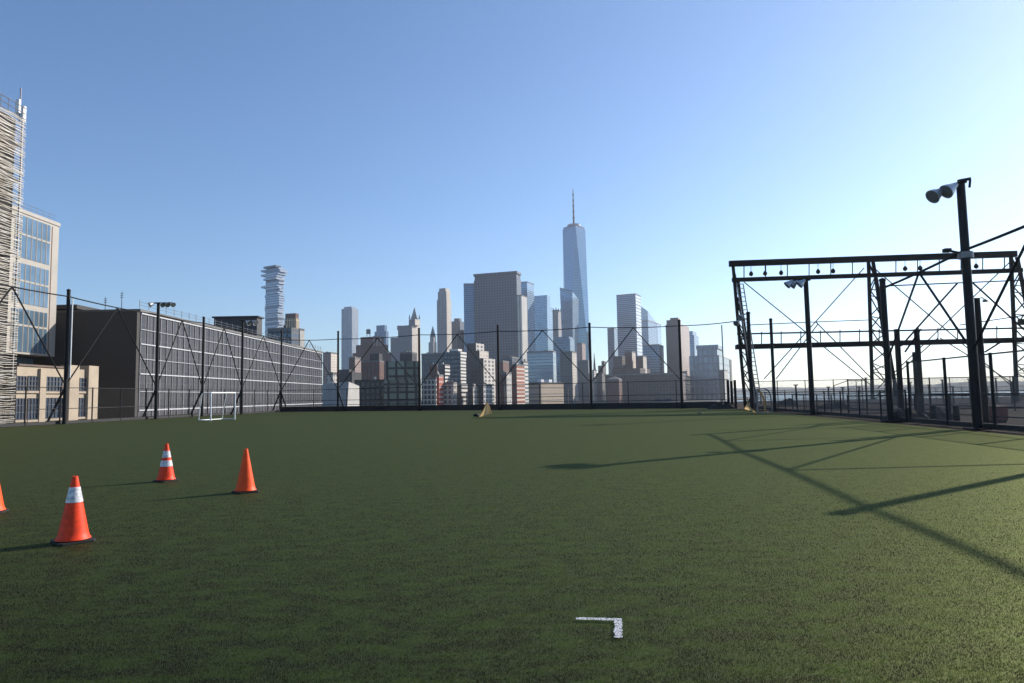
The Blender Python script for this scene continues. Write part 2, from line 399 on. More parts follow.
cone('plain orange traffic cone without any white collar', 245.5, 492.3, [], M['orange_light'])
cone('orange traffic cone cut off by the edge of the photo', -9, 513, [], M['orange_light'])

# ------------------------------------------------------------------ poles, lamps
def floodlight(parent, pos, aim, s=1.0):
    ax = Vector(aim).normalized()
    m = MB(); m.lathe([(0.0, -0.02), (0.10, 0.0), (0.12, 0.12), (0.15, 0.2), (0.235, 0.36), (0.29, 0.52), (0.30, 0.56), (0.27, 0.55)], 20, (0, 0, 0), ax)
    for i, v in enumerate(m.v): m.v[i] = tuple(Vector(v) * s + Vector(pos))
    h = m.build('floodlight', M['lamp_shell'], parent, smooth=True)
    l = MB(); l.lathe([(0.27, 0.535), (0.0, 0.555)], 20, (0, 0, 0), ax)
    for i, v in enumerate(l.v): l.v[i] = tuple(Vector(v) * s + Vector(pos))
    l.build('lens', M['lens'], h)
    return h
def pole(name, label, cat, p, top, r0, r1=None, group=None, cap=True):
    t = thing(name, label, cat, p, group)
    s = MB(); s.tube([p + Vector((0, 0, -0.03)), Vector((p.x, p.y, top * 0.5)), Vector((p.x, p.y, top))], r0, 12, r1 or r0); s.build('shaft', M['black'], t, smooth=True)
    b = MB(); b.box(p.x - r0 * 2, p.x + r0 * 2, p.y - r0 * 2, p.y + r0 * 2, -0.02, 0.03); b.build('base_plate', M['steel'], t)
    if cap:
        c = MB(); c.lathe([(r1 or r0, 0), ((r1 or r0) * 1.25, 0.0), ((r1 or r0) * 1.1, 0.1), (0, 0.17)], 12, (p.x, p.y, top)); c.build('cap', M['black'], t, smooth=True)
    return t
def ztop(px, py, p): return T(px, py, p.y).z
GP = 'tall black net poles round the field'

NP = {}
def netpole(key, p, tpx, tpy, label, r=0.13, cap=True, name='net_pole', group=GP):
    NP[key] = p; NP[key + 't'] = ztop(tpx, tpy, p)
    return pole(name, label, 'pole', p, NP[key + 't'], r, r * 0.9, group, cap)
netpole('L1', on_left(64.5), 66.5, 291, 'thick black pole before the tan building with a pale conduit down its side', 0.145)
o = MB(); p = NP['L1']; o.tube([(p.x + 0.28, p.y + .05, 3.5), (p.x + 0.28, p.y + .05, NP['L1t'] - .6)], 0.05); o.build('conduit', M['white_metal'], [x for x in COL.objects if x.name.startswith('net_pole') and x.type == 'EMPTY'][-1])
tL2 = netpole('L2', on_left(155.8), 157, 303, 'black floodlight pole before the striped hall with a cluster of lamps', 0.15, False, 'light_pole', 'field floodlight poles')
netpole('L3', on_left(202), 203, 318, 'black pole in front of the striped hall beside the white goal', 0.135)
tL4 = netpole('L4', on_left(241.5), 242, 320, 'black pole with two lamps to one side before the middle of the striped hall', 0.145, False, 'light_pole', 'field floodlight poles')
netpole('L5', cornL.copy(), 281, 331, 'black corner pole near the far end of the striped hall', 0.135)
netpole('F1', on_far(338), 337.5, 332, 'black pole standing before the grey faceted concrete shed', 0.14)
netpole('F2', on_far(419.5), 419, 329, 'black pole between the dark glass grid building and the red brick block', 0.14)
netpole('F3', on_far(499), 498, 326, 'black pole before the broad dark tower, nearest the tan sail shaped goal', 0.14)
netpole('F4', on_far(591.5), 589.5, 324, 'black pole beside the spired glass skyscraper', 0.145)
netpole('F5', on_far(682), 679, 321, 'black pole before the pinkish brown tower', 0.145)
tF6 = netpole('F6', Vector((20.9, 60.0, 0)), 743, 312, 'black pole with a lamp at the foot of the gantry ladder', 0.18, False, 'light_pole', 'field floodlight poles')
netpole('R7', on_right(775), 772, 320, 'slim black pole just inside the gantry beside the curved goal', 0.13)
tC = netpole('C', on_right(812.5), 806, 280, 'black light pole with three lamps in front of the middle of the gantry', 0.17, False, 'light_pole', 'field floodlight poles')
netpole('B', on_right(890.3), 883, 281, 'thick black net pole without lamps where the tall river fence ends', 0.15)
tA = netpole('A', on_right(976.6), 956, 183, 'tallest black light pole with two large lamps near the river fence', 0.165, False, 'light_pole', 'field floodlight poles')
pN = Vector((RIGHT(17.2), 17.2, 0)); NP['N'] = pN; NP['Nt'] = 7.1
pole('net_pole', 'black net pole of the river fence beyond the tallest light pole, out of the photo', 'pole', pN, 7.15, 0.125, None, GP)
pM = Vector((RIGHT(12.2), 12.2, 0)); NP['M'] = pM; NP['Mt'] = 7.1

# lamp heads
def arm(parent, a, b, w=0.07, name='bracket'):
    m = MB(); m.bar(a, b, w); m.build(name, M['steel'], parent)
zA = NP['At']; a0 = NP['A']; x, y = a0.x, a0.y
arm(tA, (x - 0.55, y - .12, zA - 0.13), (x + 0.12, y - .1, zA + 0.02), 0.09); arm(tA, (x - .12, y - .05, zA + .06), (x + 0.35, y - .05, zA + 0.14), 0.1)
arm(tA, (x + 0.05, y - .2, zA + 0.02), (x + 0.05, y + .35, zA + 0.02), 0.14)
arm(tA, (x + 0.35, y - .05, zA + .12), (x + 0.3, y - .05, zA - .2), 0.06)
floodlight(tA, T(956, 184.5, y - .25), (-0.80, -0.10, -0.54), 0.95)
floodlight(tA, T(942, 189.5, y - .1), (-0.80, -0.14, -0.56), 0.95)
cb = MB(); q = T(948, 250.5, y); cb.box(q.x - .16, q.x + .08, q.y - .1, q.y + .1, q.z - .07, q.z + .07); cb.bar((q.x, q.y, q.z), (x, y, q.z - .15), .07); cb.build('camera_box', M['steel'], tA)
cl = MB(); cl.lathe([(0.26, -0.12), (0.26, 0.12)], 14, (x, y, q.z - .2)); cl.build('clamp', M['grey_steel'], tA)
zC = NP['Ct']; a0 = NP['C']; arm(tC, (a0.x - 0.9, a0.y, zC), (a0.x + .3, a0.y, zC), .1)
for dx, dy in ((-.95, -.1), (-.55, .1), (-.2, -.25)): floodlight(tC, (a0.x + dx, a0.y + dy - .1, zC - .05), (-.75, .1, -.62), 0.9)
a0 = NP['L2']; z = NP['L2t']; arm(tL2, (a0.x - .5, a0.y, z), (a0.x + 1.3, a0.y, z), .11)
for dx, ax in ((-.35, (-.5, -.5, -.35)), (.3, (.6, -.5, -.45)), (.75, (.6, -.5, -.5)), (1.2, (.7, -.4, -.5))): floodlight(tL2, (a0.x + dx, a0.y - .1, z - .02), ax, 0.8)
a0 = NP['L4']; z = NP['L4t']; arm(tL4, (a0.x - .3, a0.y, z - .1), (a0.x + 1.2, a0.y, z - .1), .11)
for dx in (0.4, 1.1): floodlight(tL4, (a0.x + dx, a0.y - .1, z - .15), (.75, -.35, -.4), 1.1)
a0 = NP['F6']; z = NP['F6t']; arm(tF6, (a0.x - .8, a0.y, z - .3), (a0.x + .2, a0.y, z - .1), .1)
for dx, dz in ((-.5, -.3), (-.9, -.8)): floodlight(tF6, (a0.x + dx, a0.y - .1, z + dz), (-.6, -.5, -.5), 0.9)

# small street style lamp outside the river fence
pS = Vector((18.6, 26.6, 0)); pS = Vector((T(985, 410, 26.8).x, 26.8, -0.06))
tS = thing('street_lamp', 'dark twin arm lamp post behind the river fence', 'street lamp', pS)
zS = T(980, 298, 26.8).z
m = MB(); m.tube([(pS.x, pS.y, -.06), (pS.x, pS.y, zS)], 0.14, 10, 0.1); m.build('shaft', M['steel'], tS, smooth=True)
for dx in (-.28, .32):
    m = MB(); m.tube([(pS.x, pS.y, zS - .05), (pS.x + dx * .6, pS.y, zS + .02), (pS.x + dx, pS.y, zS - .08)], 0.02, 6); ar = m.build('arm', M['steel'], tS)
    m = MB(); m.lathe([(0.02, .06), (.1, 0), (.09, -.06), (0, -.07)], 12, (pS.x + dx, pS.y, zS - .1)); m.build('lamp_head', M['grey_steel'], ar, smooth=True)

# ------------------------------------------------------------------ safety nets: cable, V braces, netting
def vnet(label, keys, zc, zb, cable_r=0.045, brace_r=0.045, net=True, kick=True, extra=None, sag=0.12, nb=99):
    t = thing('safety_net', label, 'ball net', NP[keys[0]], 'ball nets round the field')
    pts = [NP[k] for k in keys]
    c = MB(); line = []
    for i, (a, b) in enumerate(zip(pts, pts[1:])):
        za, zb_ = zc[i], zc[i + 1]
        for k in range(8):
            f = k / 8; line.append(a.lerp(b, f) + Vector((0, 0, za + (zb_ - za) * f - sag * 4 * f * (1 - f))))
    line.append(pts[-1] + Vector((0, 0, zc[-1])))
    c.tube(line, cable_r, 6); c.build('top_cable', M['rope'], t)
    for i, (a, b) in enumerate(list(zip(pts, pts[1:]))[:nb]):
        mid = a.lerp(b, .5); zm = (zc[i] + zc[i + 1]) / 2 - sag
        for e in (a, b):
            m = MB(); m.tube([mid + Vector((0, 0, zm)), e.lerp(mid, 0.03) + Vector((0, 0, zb))], brace_r, 6); m.build('brace', M['rope'], t)
        if net:
            m = MB(); m.quad(a + Vector((0, 0, 0.3)), b + Vector((0, 0, 0.3)), b + Vector((0, 0, zc[i + 1])), a + Vector((0, 0, zc[i]))); m.build('netting', M['net'], t)
    if kick:
        for kx in keys:
            p = NP[kx]; m = MB(); s = extra or Vector((-1, 0, 0))
            m.tube([p + Vector((0, 0, zb - .3)), p + s * 1.25 + Vector((0, 0, 0))], 0.10, 6); m.build('kicker_brace', M['black'], t)
NP['L0'] = Vector((LEFT(42), 42, 0))
vnet('dark ball net on the street side before the tan building and the striped hall', ['L0', 'L1', 'L2', 'L3', 'L4', 'L5'], [9.9, 9.75, 9.6, 9.6, 9.6, 9.4], 3.1, 0.05, 0.055, extra=Vector((-.75, -.5, 0)))
vnet('dark ball net across the far end before the city skyline', ['L5', 'F1', 'F2', 'F3', 'F4', 'F5', 'F6'], [9.4, 9.0, 8.9, 8.75, 8.6, 8.2, 7.9], 2.9, 0.045, 0.05, kick=False, nb=5)
for k in ('L5', 'F1'):
    m = MB(); p = NP[k]; m.tube([p + Vector((0, 0, 2.6)), p + Vector((.9, -.1, 0))], 0.1, 6); m.build('kicker_brace', M['black'], [x for x in COL.objects if x.name.startswith('safety_net')][-1])
NP['K'] = Vector((RIGHT(6), 6, 0))
vnet('dark ball net with thick rolled top cable on the river side', ['B', 'A', 'N', 'M', 'K'], [6.45, 6.75, 6.9, 7, 7], 3.0, 0.052, 0.05, kick=False, sag=0.05, nb=2)

# cable from the far corner to the gantry
m = MB(); m.tube([NP['F6'] + Vector((0, 0, 7.4)), T(806, 322.3, 60), T(868, 320, 62)], 0.04, 6)
tag(m.build('steel_cable', M['rope']), 'thin dark cable strung from the far corner pole to the gantry', 'cable')

# ------------------------------------------------------------------ chain link fences
def fence(label, pts, h, step, post_r=0.04, rails=(0.06, 1.0), mat='link', kick=0.0, group='chain link fences', pm='black', posts=None, post_h=None):
    t = thing('chain_link_fence', label, 'fence', pts[0], group)
    k = 0
    for a, b in zip(pts, pts[1:]):
        L = (b - a).length; n = max(1, round(L / step))
        for i in range(n + (1 if b is pts[-1] else 0)):
            p = a.lerp(b, i / n); m = MB(); m.tube([p, p + Vector((0, 0, (post_h or h) + .05))], post_r, 6); m.build('post', M[pm], t)
        for z in rails:
            m = MB(); m.tube([a + Vector((0, 0, h * z)), b + Vector((0, 0, h * z))], 0.032, 6); m.build('rail', M[pm], t)
        m = MB(); m.quad(a + Vector((0, 0, .05)), b + Vector((0, 0, .05)), b + Vector((0, 0, h)), a + Vector((0, 0, h))); m.build('wire_mesh', M[mat], t)
        if kick:
            m = MB(); m.bar(a + Vector((0, 0, kick / 2)), b + Vector((0, 0, kick / 2)), 0.06, kick); m.build('kickboard', M['kick'], t)
    return t
off = lambda p, dx=0.0, dy=0.0: Vector((p.x + dx, p.y + dy, 0))
fence('low black chain link fence along the street side of the turf', [off(Vector((LEFT(30) , 30, 0)), -.35), off(NP['L1'], -.35), off(cornL, -.35, .4)], 2.75, 3.4, 0.06, (0.07, 0.42, 1.0), kick=0.22)
fence('black chain link fence with a black kickboard across the far end', [off(cornL, 0, .35), off(NP['F3'], 0, .35), off(cornR, 0, .35)], 2.75, 5.4, 0.05, (0.3, 0.5, 1.0), kick=0.62)
Rp = lambda y: Vector((RIGHT(y) + .3, y, 0))
fence('waist high chain link fence on the river side between corner and thick pole', [Rp(61), Rp(46), Rp(32)], 1.45, 2.9, 0.045, (0.08, 1.0), 'link_galv', kick=0.2)
fence('tall chain link fence on the river side beside the tallest light pole', [Rp(31.6), Rp(25), Rp(18.6), Rp(6)], 2.75, 2.75, 0.065, (0.05, 0.47, 1.0), 'link_galv', kick=0.2)
fence('chain link fence running out along the foot of the gantry', [Vector((21.4, 61.8, 0)), Vector((47, 57.5, 0))], 2.45, 2.3, 0.04, (0.07, .5, 1.0), 'link_galv')
fence('more distant railing fence near the edge of the pier roof', [Vector((28, 86, -.05)), Vector((60, 82, -.05)), Vector((92, 78, -.05))], 1.7, 3.0, 0.04, (0.35, 0.7, 1.0), 'link_galv')

Rq = lambda y: Vector((RIGHT(y) + 2.6, y, -.06))
fence('inner low rail fence on the brown deck behind the river fence', [Rq(22), Rq(36), Rq(58)], 1.25, 3.2, 0.05, (0.3, .62, 1.0), 'link_galv', kick=0.0)
fence('tall fence crossing the brown deck in front of the gantry', [Vector((23, 47, -.06)), Vector((52, 44, -.06))], 2.3, 2.6, 0.05, (0.08, .5, 1.0), 'link_galv')
# second net frame beyond the river fence
for px, dY, lab in ((901, 36, 'brown steel post behind the thick net pole'), (921, 36, 'brown steel post behind the fence, second from the thick net pole'), (917.5, 44, 'shorter brown post standing further back behind the river fence')):
    p = Vector((T(px, 400, dY).x, dY, -0.06)); zt = T(px, 329 if dY == 36 else 352, dY).z
    tag(MB().bar(p, (p.x, p.y, zt), .2).build('steel_post', M['steel']), lab, 'post', 'steel posts behind the river fence')
tN = thing('braced_net', 'slim dark net frame with slanting braces behind the river fence', 'net frame', Vector((T(901, 400, 36).x, 36, 0)))
ca, cb_ = T(884, 286, 36), T(1040, 279.5, 36)
MB().tube([ca, cb_], 0.035, 6).build('top_cable', M['rope'], tN)
for a, b in (((957.5, 283), (901, 346)), ((973, 283), (1030, 335)), ((921, 329), (905, 352)), ((985, 352), (1004, 340))):
    MB().tube([T(*a, 36), T(*b, 36)], 0.045, 6).build('brace', M['rope'], tN)
MB().tube([T(960, 325, 36), T(1040, 313, 36)], 0.03, 6).build('brace', M['rope'], tN)

# ------------------------------------------------------------------ the gantry
gL, gR = 64.5, 60.5
def gy(px): return gL + (gR - gL) * (px - 733) / 282.0
def gp(px, py, dy=0): return T(px, py, gy(px) + dy)
tG = thing('steel_gantry', 'big black steel gantry of trussed towers and twin beams beside the river', 'gantry', Vector((22, 64, 0)))
def beam(name, a, b, w, h, mat='steel', par=tG):
    return MB().bar(a, b, w, h).build(name, M[mat], par)
D = 1.6                                                             # depth of the gantry
beam('top_beam', gp(729, 263.8), gp(1016, 254), 0.5, 0.52); beam('top_beam', gp(729, 263.8, D), gp(1016, 254, D), 0.3, 0.45)
beam('lower_beam', gp(732, 280), gp(1022, 270.3), 0.4, 0.36); beam('lower_beam', gp(732, 280, D), gp(1022, 270.3, D), 0.25, 0.3)
wk = beam('walkway', gp(736, 347, D / 2), gp(1024, 340, D / 2), 1.2, 0.42)
for dy in (0, D):
    MB().tube([gp(737, 334, dy), gp(1024, 328, dy)], 0.08, 6).build('handrail', M['steel'], wk)
for i in range(15):
    px = 742 + i * 19.6; yb = 345 - (px - 736) * 7 / 288
    MB().tube([gp(px, yb), gp(px, yb - 12.6)], 0.05, 6).build('rail_post', M['steel'], wk)
for i in range(13):
    px = 744 + i * 21.7; yb = 279.5 - (px - 732) * 9.8 / 290
    MB().tube([gp(px, yb), gp(px, yb - 14)], 0.05, 6).build('hanger_rod', M['steel'], tG)
for px in (751, 765, 781, 818, 833, 905, 920, 976):
    yb = 266.5 - (px - 729) * 9.8 / 287; a = gp(px, yb, .3); b = gp(px, yb + 6, .3)
    m = MB(); m.tube([a, b], 0.025, 6); m.lathe([(0, .28), (.1, .2), (.2, .02), (.17, -.14), (0, -.26)], 12, b + Vector((0, 0, -.2))); m.build('pulley_block', M['steel'], tG, smooth=True)
def tower_legs(a0, a1, b0, b1, n, dy=0, w=.24):
    tw = None
    A0, A1, B0, B1 = gp(*a0, dy), gp(*a1, dy), gp(*b0, dy), gp(*b1, dy)
    A1.z = max(A1.z, -.06) if A1.z > 0 else -.06; B1.z = -.06 if B1.z < 0.6 else B1.z
    beam('tower_leg', A0, A1, w, w); beam('tower_leg', B0, B1, w, w)
    lst = [(A0.lerp(A1, i / n) if i % 2 == 0 else B0.lerp(B1, i / n)) for i in range(n + 1)]
    for p, q in zip(lst, lst[1:]): beam('lacing_bar', p, q, .09, .09)
    for i in range(2, n, 2): beam('lacing_bar', A0.lerp(A1, i / n), B0.lerp(B1, i / n), .08, .08)
tower_legs((733, 265), (745.5, 408), (738, 281), (754, 408), 10)
tower_legs((733, 265), (745.5, 405), (737.5, 281), (757, 404), 8, D, .2)
tower_legs((868.5, 262), (872.5, 399), (873, 262), (899, 405), 10)
tower_legs((868.5, 262), (872.5, 397), (873, 262), (893, 400), 8, D, .18)
tower_legs((1011, 257), (1017, 402), (1017, 257), (1048, 404), 10)
tower_legs((1011, 257), (1017, 400), (1017, 257), (1043, 402), 8, D, .18)
for a, b in (((744, 282), (872, 386)), ((864, 268), (764, 379)), ((816, 322), (872, 379)), ((818, 324), (776, 379)), ((874, 268), (1014, 388)), ((1010, 262), (878, 388)), ((940, 338), (1016, 385)), ((938, 338), (884, 385))):
    MB().tube([gp(*a, D / 2), gp(*b, D / 2)], 0.05, 6).build('tie_rod', M['steel'], tG)
beam('junction_box', gp(1019, 322), gp(1030, 322), .5, .5)
MB().tube([gp(852, 258), gp(852, 262)], 0.06, 6).build('beacon', M['steel'], tG)
# ladder
la, lb = (740, 284), (757.5, 396); ld = thing('ladder', 'thin steel ladder leaning up against the near tower of the gantry', 'ladder', gp(757, 404, -1.2))
def lp(f, dx): return gp(la[0] + (lb[0] - la[0]) * f + dx, la[1] + (lb[1] - la[1]) * f, -0.7)
for dx in (-3.2, 3.2): MB().tube([lp(0, dx), lp(1.06, dx)], 0.055, 6).build('side_rail', M['grey_steel'], ld)
for i in range(26): MB().tube([lp(i / 26, -3.2), lp(i / 26, 3.2)], 0.04, 5).build('rung', M['grey_steel'], ld)

# small posts, clutter round the gantry foot and on the deck
for px, y0, dY, lab in ((728.5, 380, 66, 'dark stub post at the corner beside the gantry foot'), (732, 381, 66.5, 'dark stub post touching the gantry leg'), (735.5, 380, 66, 'dark stub post nearest to the gantry tower')):
    p = Vector((T(px, 400, dY).x, dY, -.06)); tag(MB().bar(p, (p.x, p.y, T(px, y0, dY).z), .2).build('stub_post', M['steel']), lab, 'post', 'stub posts at the corner')
def heap(label, px, py, w, h, mat, d=1.0):
    p = G(px, py); m = MB(); n = 14; rows = 6; V = {}
    for i in range(n + 1):
        for j in range(rows + 1):
            u = i / n; v = j / rows
            z = h * (math.sin(math.pi * u) ** .6) * (math.sin(math.pi * v) ** .6) * random.uniform(.55, 1.0) if 0 < i < n and 0 < j < rows else 0.0
            V[i, j] = (p.x + (u - .5) * w + random.uniform(-.05, .05), p.y + v * d, z + .004)
    for i in range(n):
        for j in range(rows): m.face((V[i, j], V[i + 1, j], V[i + 1, j + 1], V[i, j + 1]))
    return tag(m.build('net_heap', mat), label, 'folded net')
heap('crumpled grey netting heaped in the far corner below the gantry', 724, 409, 2.6, .75, M['cloth_grey'], 1.2)
bn = thing('bench', 'low metal bench against the far fence below the pinkish tower', 'bench', G(664, 407.6))
bp = G(664, 407.6)
MB().box(bp.x - 1.0, bp.x + 1.0, bp.y, bp.y + .35, .42, .47).build('seat', M['grey_steel'], bn)
MB().box(bp.x - 1.0, bp.x + 1.0, bp.y + .36, bp.y + .4, .62, .9).build('backrest', M['grey_steel'], bn)
for dx in (-.8, .8): MB().bar((bp.x + dx, bp.y + .18, 0), (bp.x + dx, bp.y + .18, .42), .06).build('leg', M['grey_steel'], bn)
# deck things behind the river fence
def pile(label, px, py, w, h, d):
    o = heap(label, px, py, w, h, M['cloth_grey'], d); o.name = 'netting_pile'; o.location.z = -.06; o['category'] = 'netting pile'; o['group'] = 'netting piles on the brown deck'
pile('dark netting pile behind the fence right beside the thick pole', 912, 421, 2.2, .8, 1.0)
pile('dark netting pile between the two short bollards behind the fence', 944, 419, 1.6, .7, 1.0)
pile('low dark netting pile further along the waist high fence', 838, 408, 3.0, .6, 1.2)
pile('small netting pile by the slim pole behind the waist high fence', 790, 405, 2.4, .9, 1.2)
def drum(label, px, pyb, pyt, r):
    dY = 1038 / (pyb - (396 - .0175 * (px - 512))); p = Vector((T(px, pyb, dY).x, dY, -.06)); h = T(px, pyt, dY).z
    m = MB(); m.lathe([(r * .9, 0), (r, .05), (r, h * .5), (r * 1.05, h * .52), (r, h * .54), (r, h - .05), (r * .95, h), (0, h)], 16, p)
    return tag(m.build('bollard', M['steel'], smooth=True), label, 'bollard', 'dark bollards behind the river fence')
drum('short dark bollard behind the fence between thick pole and lamp post', 957, 423.5, 404, .13)
drum('squat dark bollard behind the fence nearest the thick pole', 934, 421, 404, .15)
tag_r = thing('red_container', 'rusty red box behind the river fence beside the lamp post', 'container', Vector((T(1000, 419, 31).x, 31, -.06)))
rx = tag_r.location.x
MB().box(rx - .38, rx + .38, 31, 31.6, .05, .62).build('box', M['red'], tag_r); MB().box(rx - .41, rx + .41, 30.97, 31.63, .622, .68).build('lid', M['red'], tag_r)
for dx in (-.3, .3): MB().box(rx + dx - .04, rx + dx + .04, 31.05, 31.55, -.06, .048).build('foot', M['steel'], tag_r)
for i in range(16):
    px = 800 + i * 14 + random.uniform(-4, 4); dY = random.uniform(66, 80)
    p = Vector((T(px, 395, dY).x, dY, -.06)); h = random.uniform(1.6, 3.0)
    m = MB(); m.bar(p, (p.x, p.y, h), .12); m.bar((p.x - .2, p.y, h), (p.x + .2, p.y, h), .1)
    o = tag(m.build('pile_post', M['steel']), 'weathered short post among those standing on the brown deck beyond the gantry', 'post', 'weathered posts on the brown deck')
st = thing('stair_rail', 'small sloping stair handrail beyond the waist high fence', 'handrail', gp(845, 396, -3))
MB().tube([gp(833, 386, -3), gp(848, 380.5, -3), gp(866, 380.5, -3)], .035, 6).build('rail', M['steel'], st)
for px, yy in ((834, 386), (848, 380.5), (856, 380.5), (865, 380.5)):
    q = gp(px, yy, -3); MB().tube([q, (q.x, q.y, -.06)], .035, 6).build('post', M['steel'], st)

# ------------------------------------------------------------------ goals and loose field kit
tg = thing('football_goal', 'small white box framed goal before the striped hall', 'goal', G(222, 420.5))
P1, P2, B1, B2 = G(210.7, 421), G(234.8, 419.6), G(198.5, 420.8), G(222, 419.4)
up = Vector((0, 0, T(210.7, 392.8, P1.y).z))
for a in (P1, P2): MB().tube([a, a + up], .055, 8).build('post', M['white_metal'], tg, smooth=True)
MB().tube([P1 + up, P2 + up], .055, 8).build('crossbar', M['white_metal'], tg, smooth=True)
U1, U2 = B1.lerp(P1, .25) + up * .98, B2.lerp(P2, .3) + up * .98
for a, b in ((U1, B1), (U2, B2)): MB().tube([a, b], .035, 8).build('back_stay', M['white_metal'], tg, smooth=True)
for a, b in ((P1 + up, U1), (P2 + up, U2)): MB().tube([a, b], .04, 8).build('top_bar', M['white_metal'], tg, smooth=True)
gz = Vector((0, 0, .04))
for a, b in ((B1 + gz, P1 + gz), (B2 + gz, P2 + gz), (B1 + gz, B2 + gz)): MB().tube([a, b], .04, 8).build('ground_bar', M['white_metal'], tg, smooth=True)

def sail(label, apex, bl, br, bulge, Y=None):
    base = G(*bl); t = thing('pop_up_goal', label, 'goal', base, 'tan pop up goals')
    Y = base.y; A = T(*apex, Y); Lp = Vector((base.x, Y, .01)); Rp_ = Vector((T(*br, Y).x, Y, max(.02, T(*br, Y).z)))
    n = 10; m = MB(); LL = []; RR = []
    for i in range(n + 1):
        f = i / n
        l = Lp.lerp(A, f); l.x += bulge * math.sin(math.pi * f) * .9; r = Rp_.lerp(A, f); r.x += .10 * math.sin(math.pi * f)
        r.y += .5 * (1 - f); LL.append(l); RR.append(r)
    for i in range(n):
        a, b, c, d = LL[i], RR[i], RR[i + 1], LL[i + 1]
        mid0 = a.lerp(b, .5) + Vector((.02, -.22 * (1 - i / n), 0)); mid1 = d.lerp(c, .5) + Vector((.02, -.22 * (1 - (i + 1) / n), 0))
        m.face((a, mid0, mid1, d)); m.face((mid0, b, c, mid1))
    m.build('fabric', M['tan'], t, smooth=True)
    MB().tube(LL, .022, 6).build('hoop', M['tan'], t, smooth=True); MB().tube(RR, .022, 6).build('hoop', M['tan'], t, smooth=True)
    MB().tube([Lp, Rp_ + Vector((0, .5, -.0))], .02, 6).build('base_hoop', M['rubber'], t); return t
sail('tan sail shaped pop up goal standing edge on near the far fence', (486.2, 401.5), (478.6, 417.3), (491, 414), .12)
bagp = G(476.5, 416.6)
m = MB(); m.lathe([(0, 0), (.22, .02), (.26, .1), (.2, .19), (.06, .24), (0, .24)], 12, bagp); tag(m.build('kit_bag', M['rubber'], smooth=True), 'small dark bag on the turf beside the tan sail shaped goal', 'bag')
sail('beige curved pop up goal leaning at the foot of the gantry', (747.3, 397), (756.8, 413.4), (746.5, 409), -.25)
rg = thing('curved_goal', 'rounded grey framed goal in front of the gantry tower', 'goal', G(764, 413))
d0 = G(757.5, 413.2); Yg = d0.y
gpt = lambda px, py, dy=0: T(px, py, Yg + dy)
MB().tube([d0, gpt(757.2, 389)], .065, 8).build('post', M['grey_steel'], rg)
MB().tube([gpt(757.2, 389), gpt(764, 388.6, .6)], .04, 8).build('crossbar', M['grey_steel'], rg)
MB().tube([gpt(764, 388.6, .6), gpt(768, 390, .9), gpt(770.6, 395, 1), gpt(771.5, 404, 1.1), Vector((gpt(772.3, 412.5, 1.1).x, Yg + 1.1, .02))], .055, 8).build('back_hoop', M['grey_steel'], rg, smooth=True)
MB().tube([gpt(757.2, 389.3), gpt(760.5, 392, .4), gpt(763.5, 399, .6), gpt(765, 407, .6), Vector((gpt(765, 413, .6).x, Yg + .6, .02))], .065, 8).build('side_hoop', M['tan'], rg, smooth=True)
MB().tube([d0 + gz, Vector((gpt(772.3, 412.5, 1.1).x, Yg + 1.1, .04))], .035, 8).build('ground_bar', M['grey_steel'], rg)
gg = MB(); gg.quad(Vector((d0.x, Yg + .1, .05)), Vector((gpt(771, 412, 1.1).x, Yg + 1.1, .05)), gpt(770, 394, 1.0), gpt(758, 389.5, .1)); gg.build('net', M['net'], rg)
for px, y0, y1, lab in ((505, 384, 409.8, 'thin pale post on a white foot before the brick block'), (568.5, 388, 408.8, 'thin pale post standing below the glass skyscraper')):
    p = G(px, y1); t = thing('marker_post', lab, 'post', p, 'thin pale marker posts')
    MB().tube([p, (p.x, p.y, T(px, y0, p.y).z)], .04, 6).build('shaft', M['grey_steel'], t); MB().lathe([(.0, 0), (.3, .0), (.28, .09), (.06, .16), (0, .16)], 14, p).build('foot', M['white_metal'], t, smooth=True)
p = Vector((T(725, 400, 66.5).x, FAR(T(725, 400, 66.5).x) + .6, 0)); t = thing('marker_post', 'thin pale post rising to the top cable beside the gantry', 'post', p, 'thin pale marker posts'); MB().tube([p, (p.x, p.y, T(724, 325, p.y).z)], .06, 8).build('shaft', M['grey_steel'], t)
sb = G(700, 413.4); m = MB(); m.lathe([(0, .0), (.22, .02), (.18, .07), (0, .09)], 12, sb); tag(m.build('marker_disc', M['rubber'], smooth=True), 'dark flat disc lying on the turf before the gantry corner', 'disc')

# ------------------------------------------------------------------ street front buildings
XF = -55.5
# lattice clad garage
tl = thing('parking_garage', 'tall building wrapped in pale zigzag metal slats', 'building', (XF - 10, 58, -9))
yE = TX(20.3, 250, XF).y; zT = TX(21, 105, XF).z
MB().box(XF - 26, XF - .9, 30, yE - .3, -9.2, zT - 1.4).build('body', [M['slat_back']], tl)
sl = MB()
z = -6.0; k = 0
while z < zT - 1.6:
    pts = []; y = 44 + random.uniform(0, 2.4); sgn = random.choice((-1, 1))
    while y < yE: pts.append((XF + .05 * (k % 3), y, z + sgn * random.uniform(.01, .11))); sgn = -sgn; y += random.uniform(1.3, 2.8)
    pts.append((XF + .05 * (k % 3), yE, z))
    for a, b in zip(pts, pts[1:]): sl.bar(a, b, .05, random.choice((.08, .11, .16)), up=(1, 0, 0))
    z += random.choice((.17, .2, .24, .34)); k += 1
sl.build('slat_screen', M['slat'], tl)
z = -2.0
while z < zT - 2:
    MB().box(XF - .88, XF - .35, 46, yE - .25, z, z + .35).build('floor_edge', M['roof'], tl); z += 4.1
for yy in (yE - .05, yE - 7): MB().bar((XF - .3, yy, -9), (XF - .3, yy, zT), .16).build('corner_post', M['grey_steel'], tl)
rl = MB(); yq = 46.0
for z in (zT - .1, zT - .75, zT - 1.4): rl.tube([(XF, 46, z), (XF, yE, z)], .05, 6)
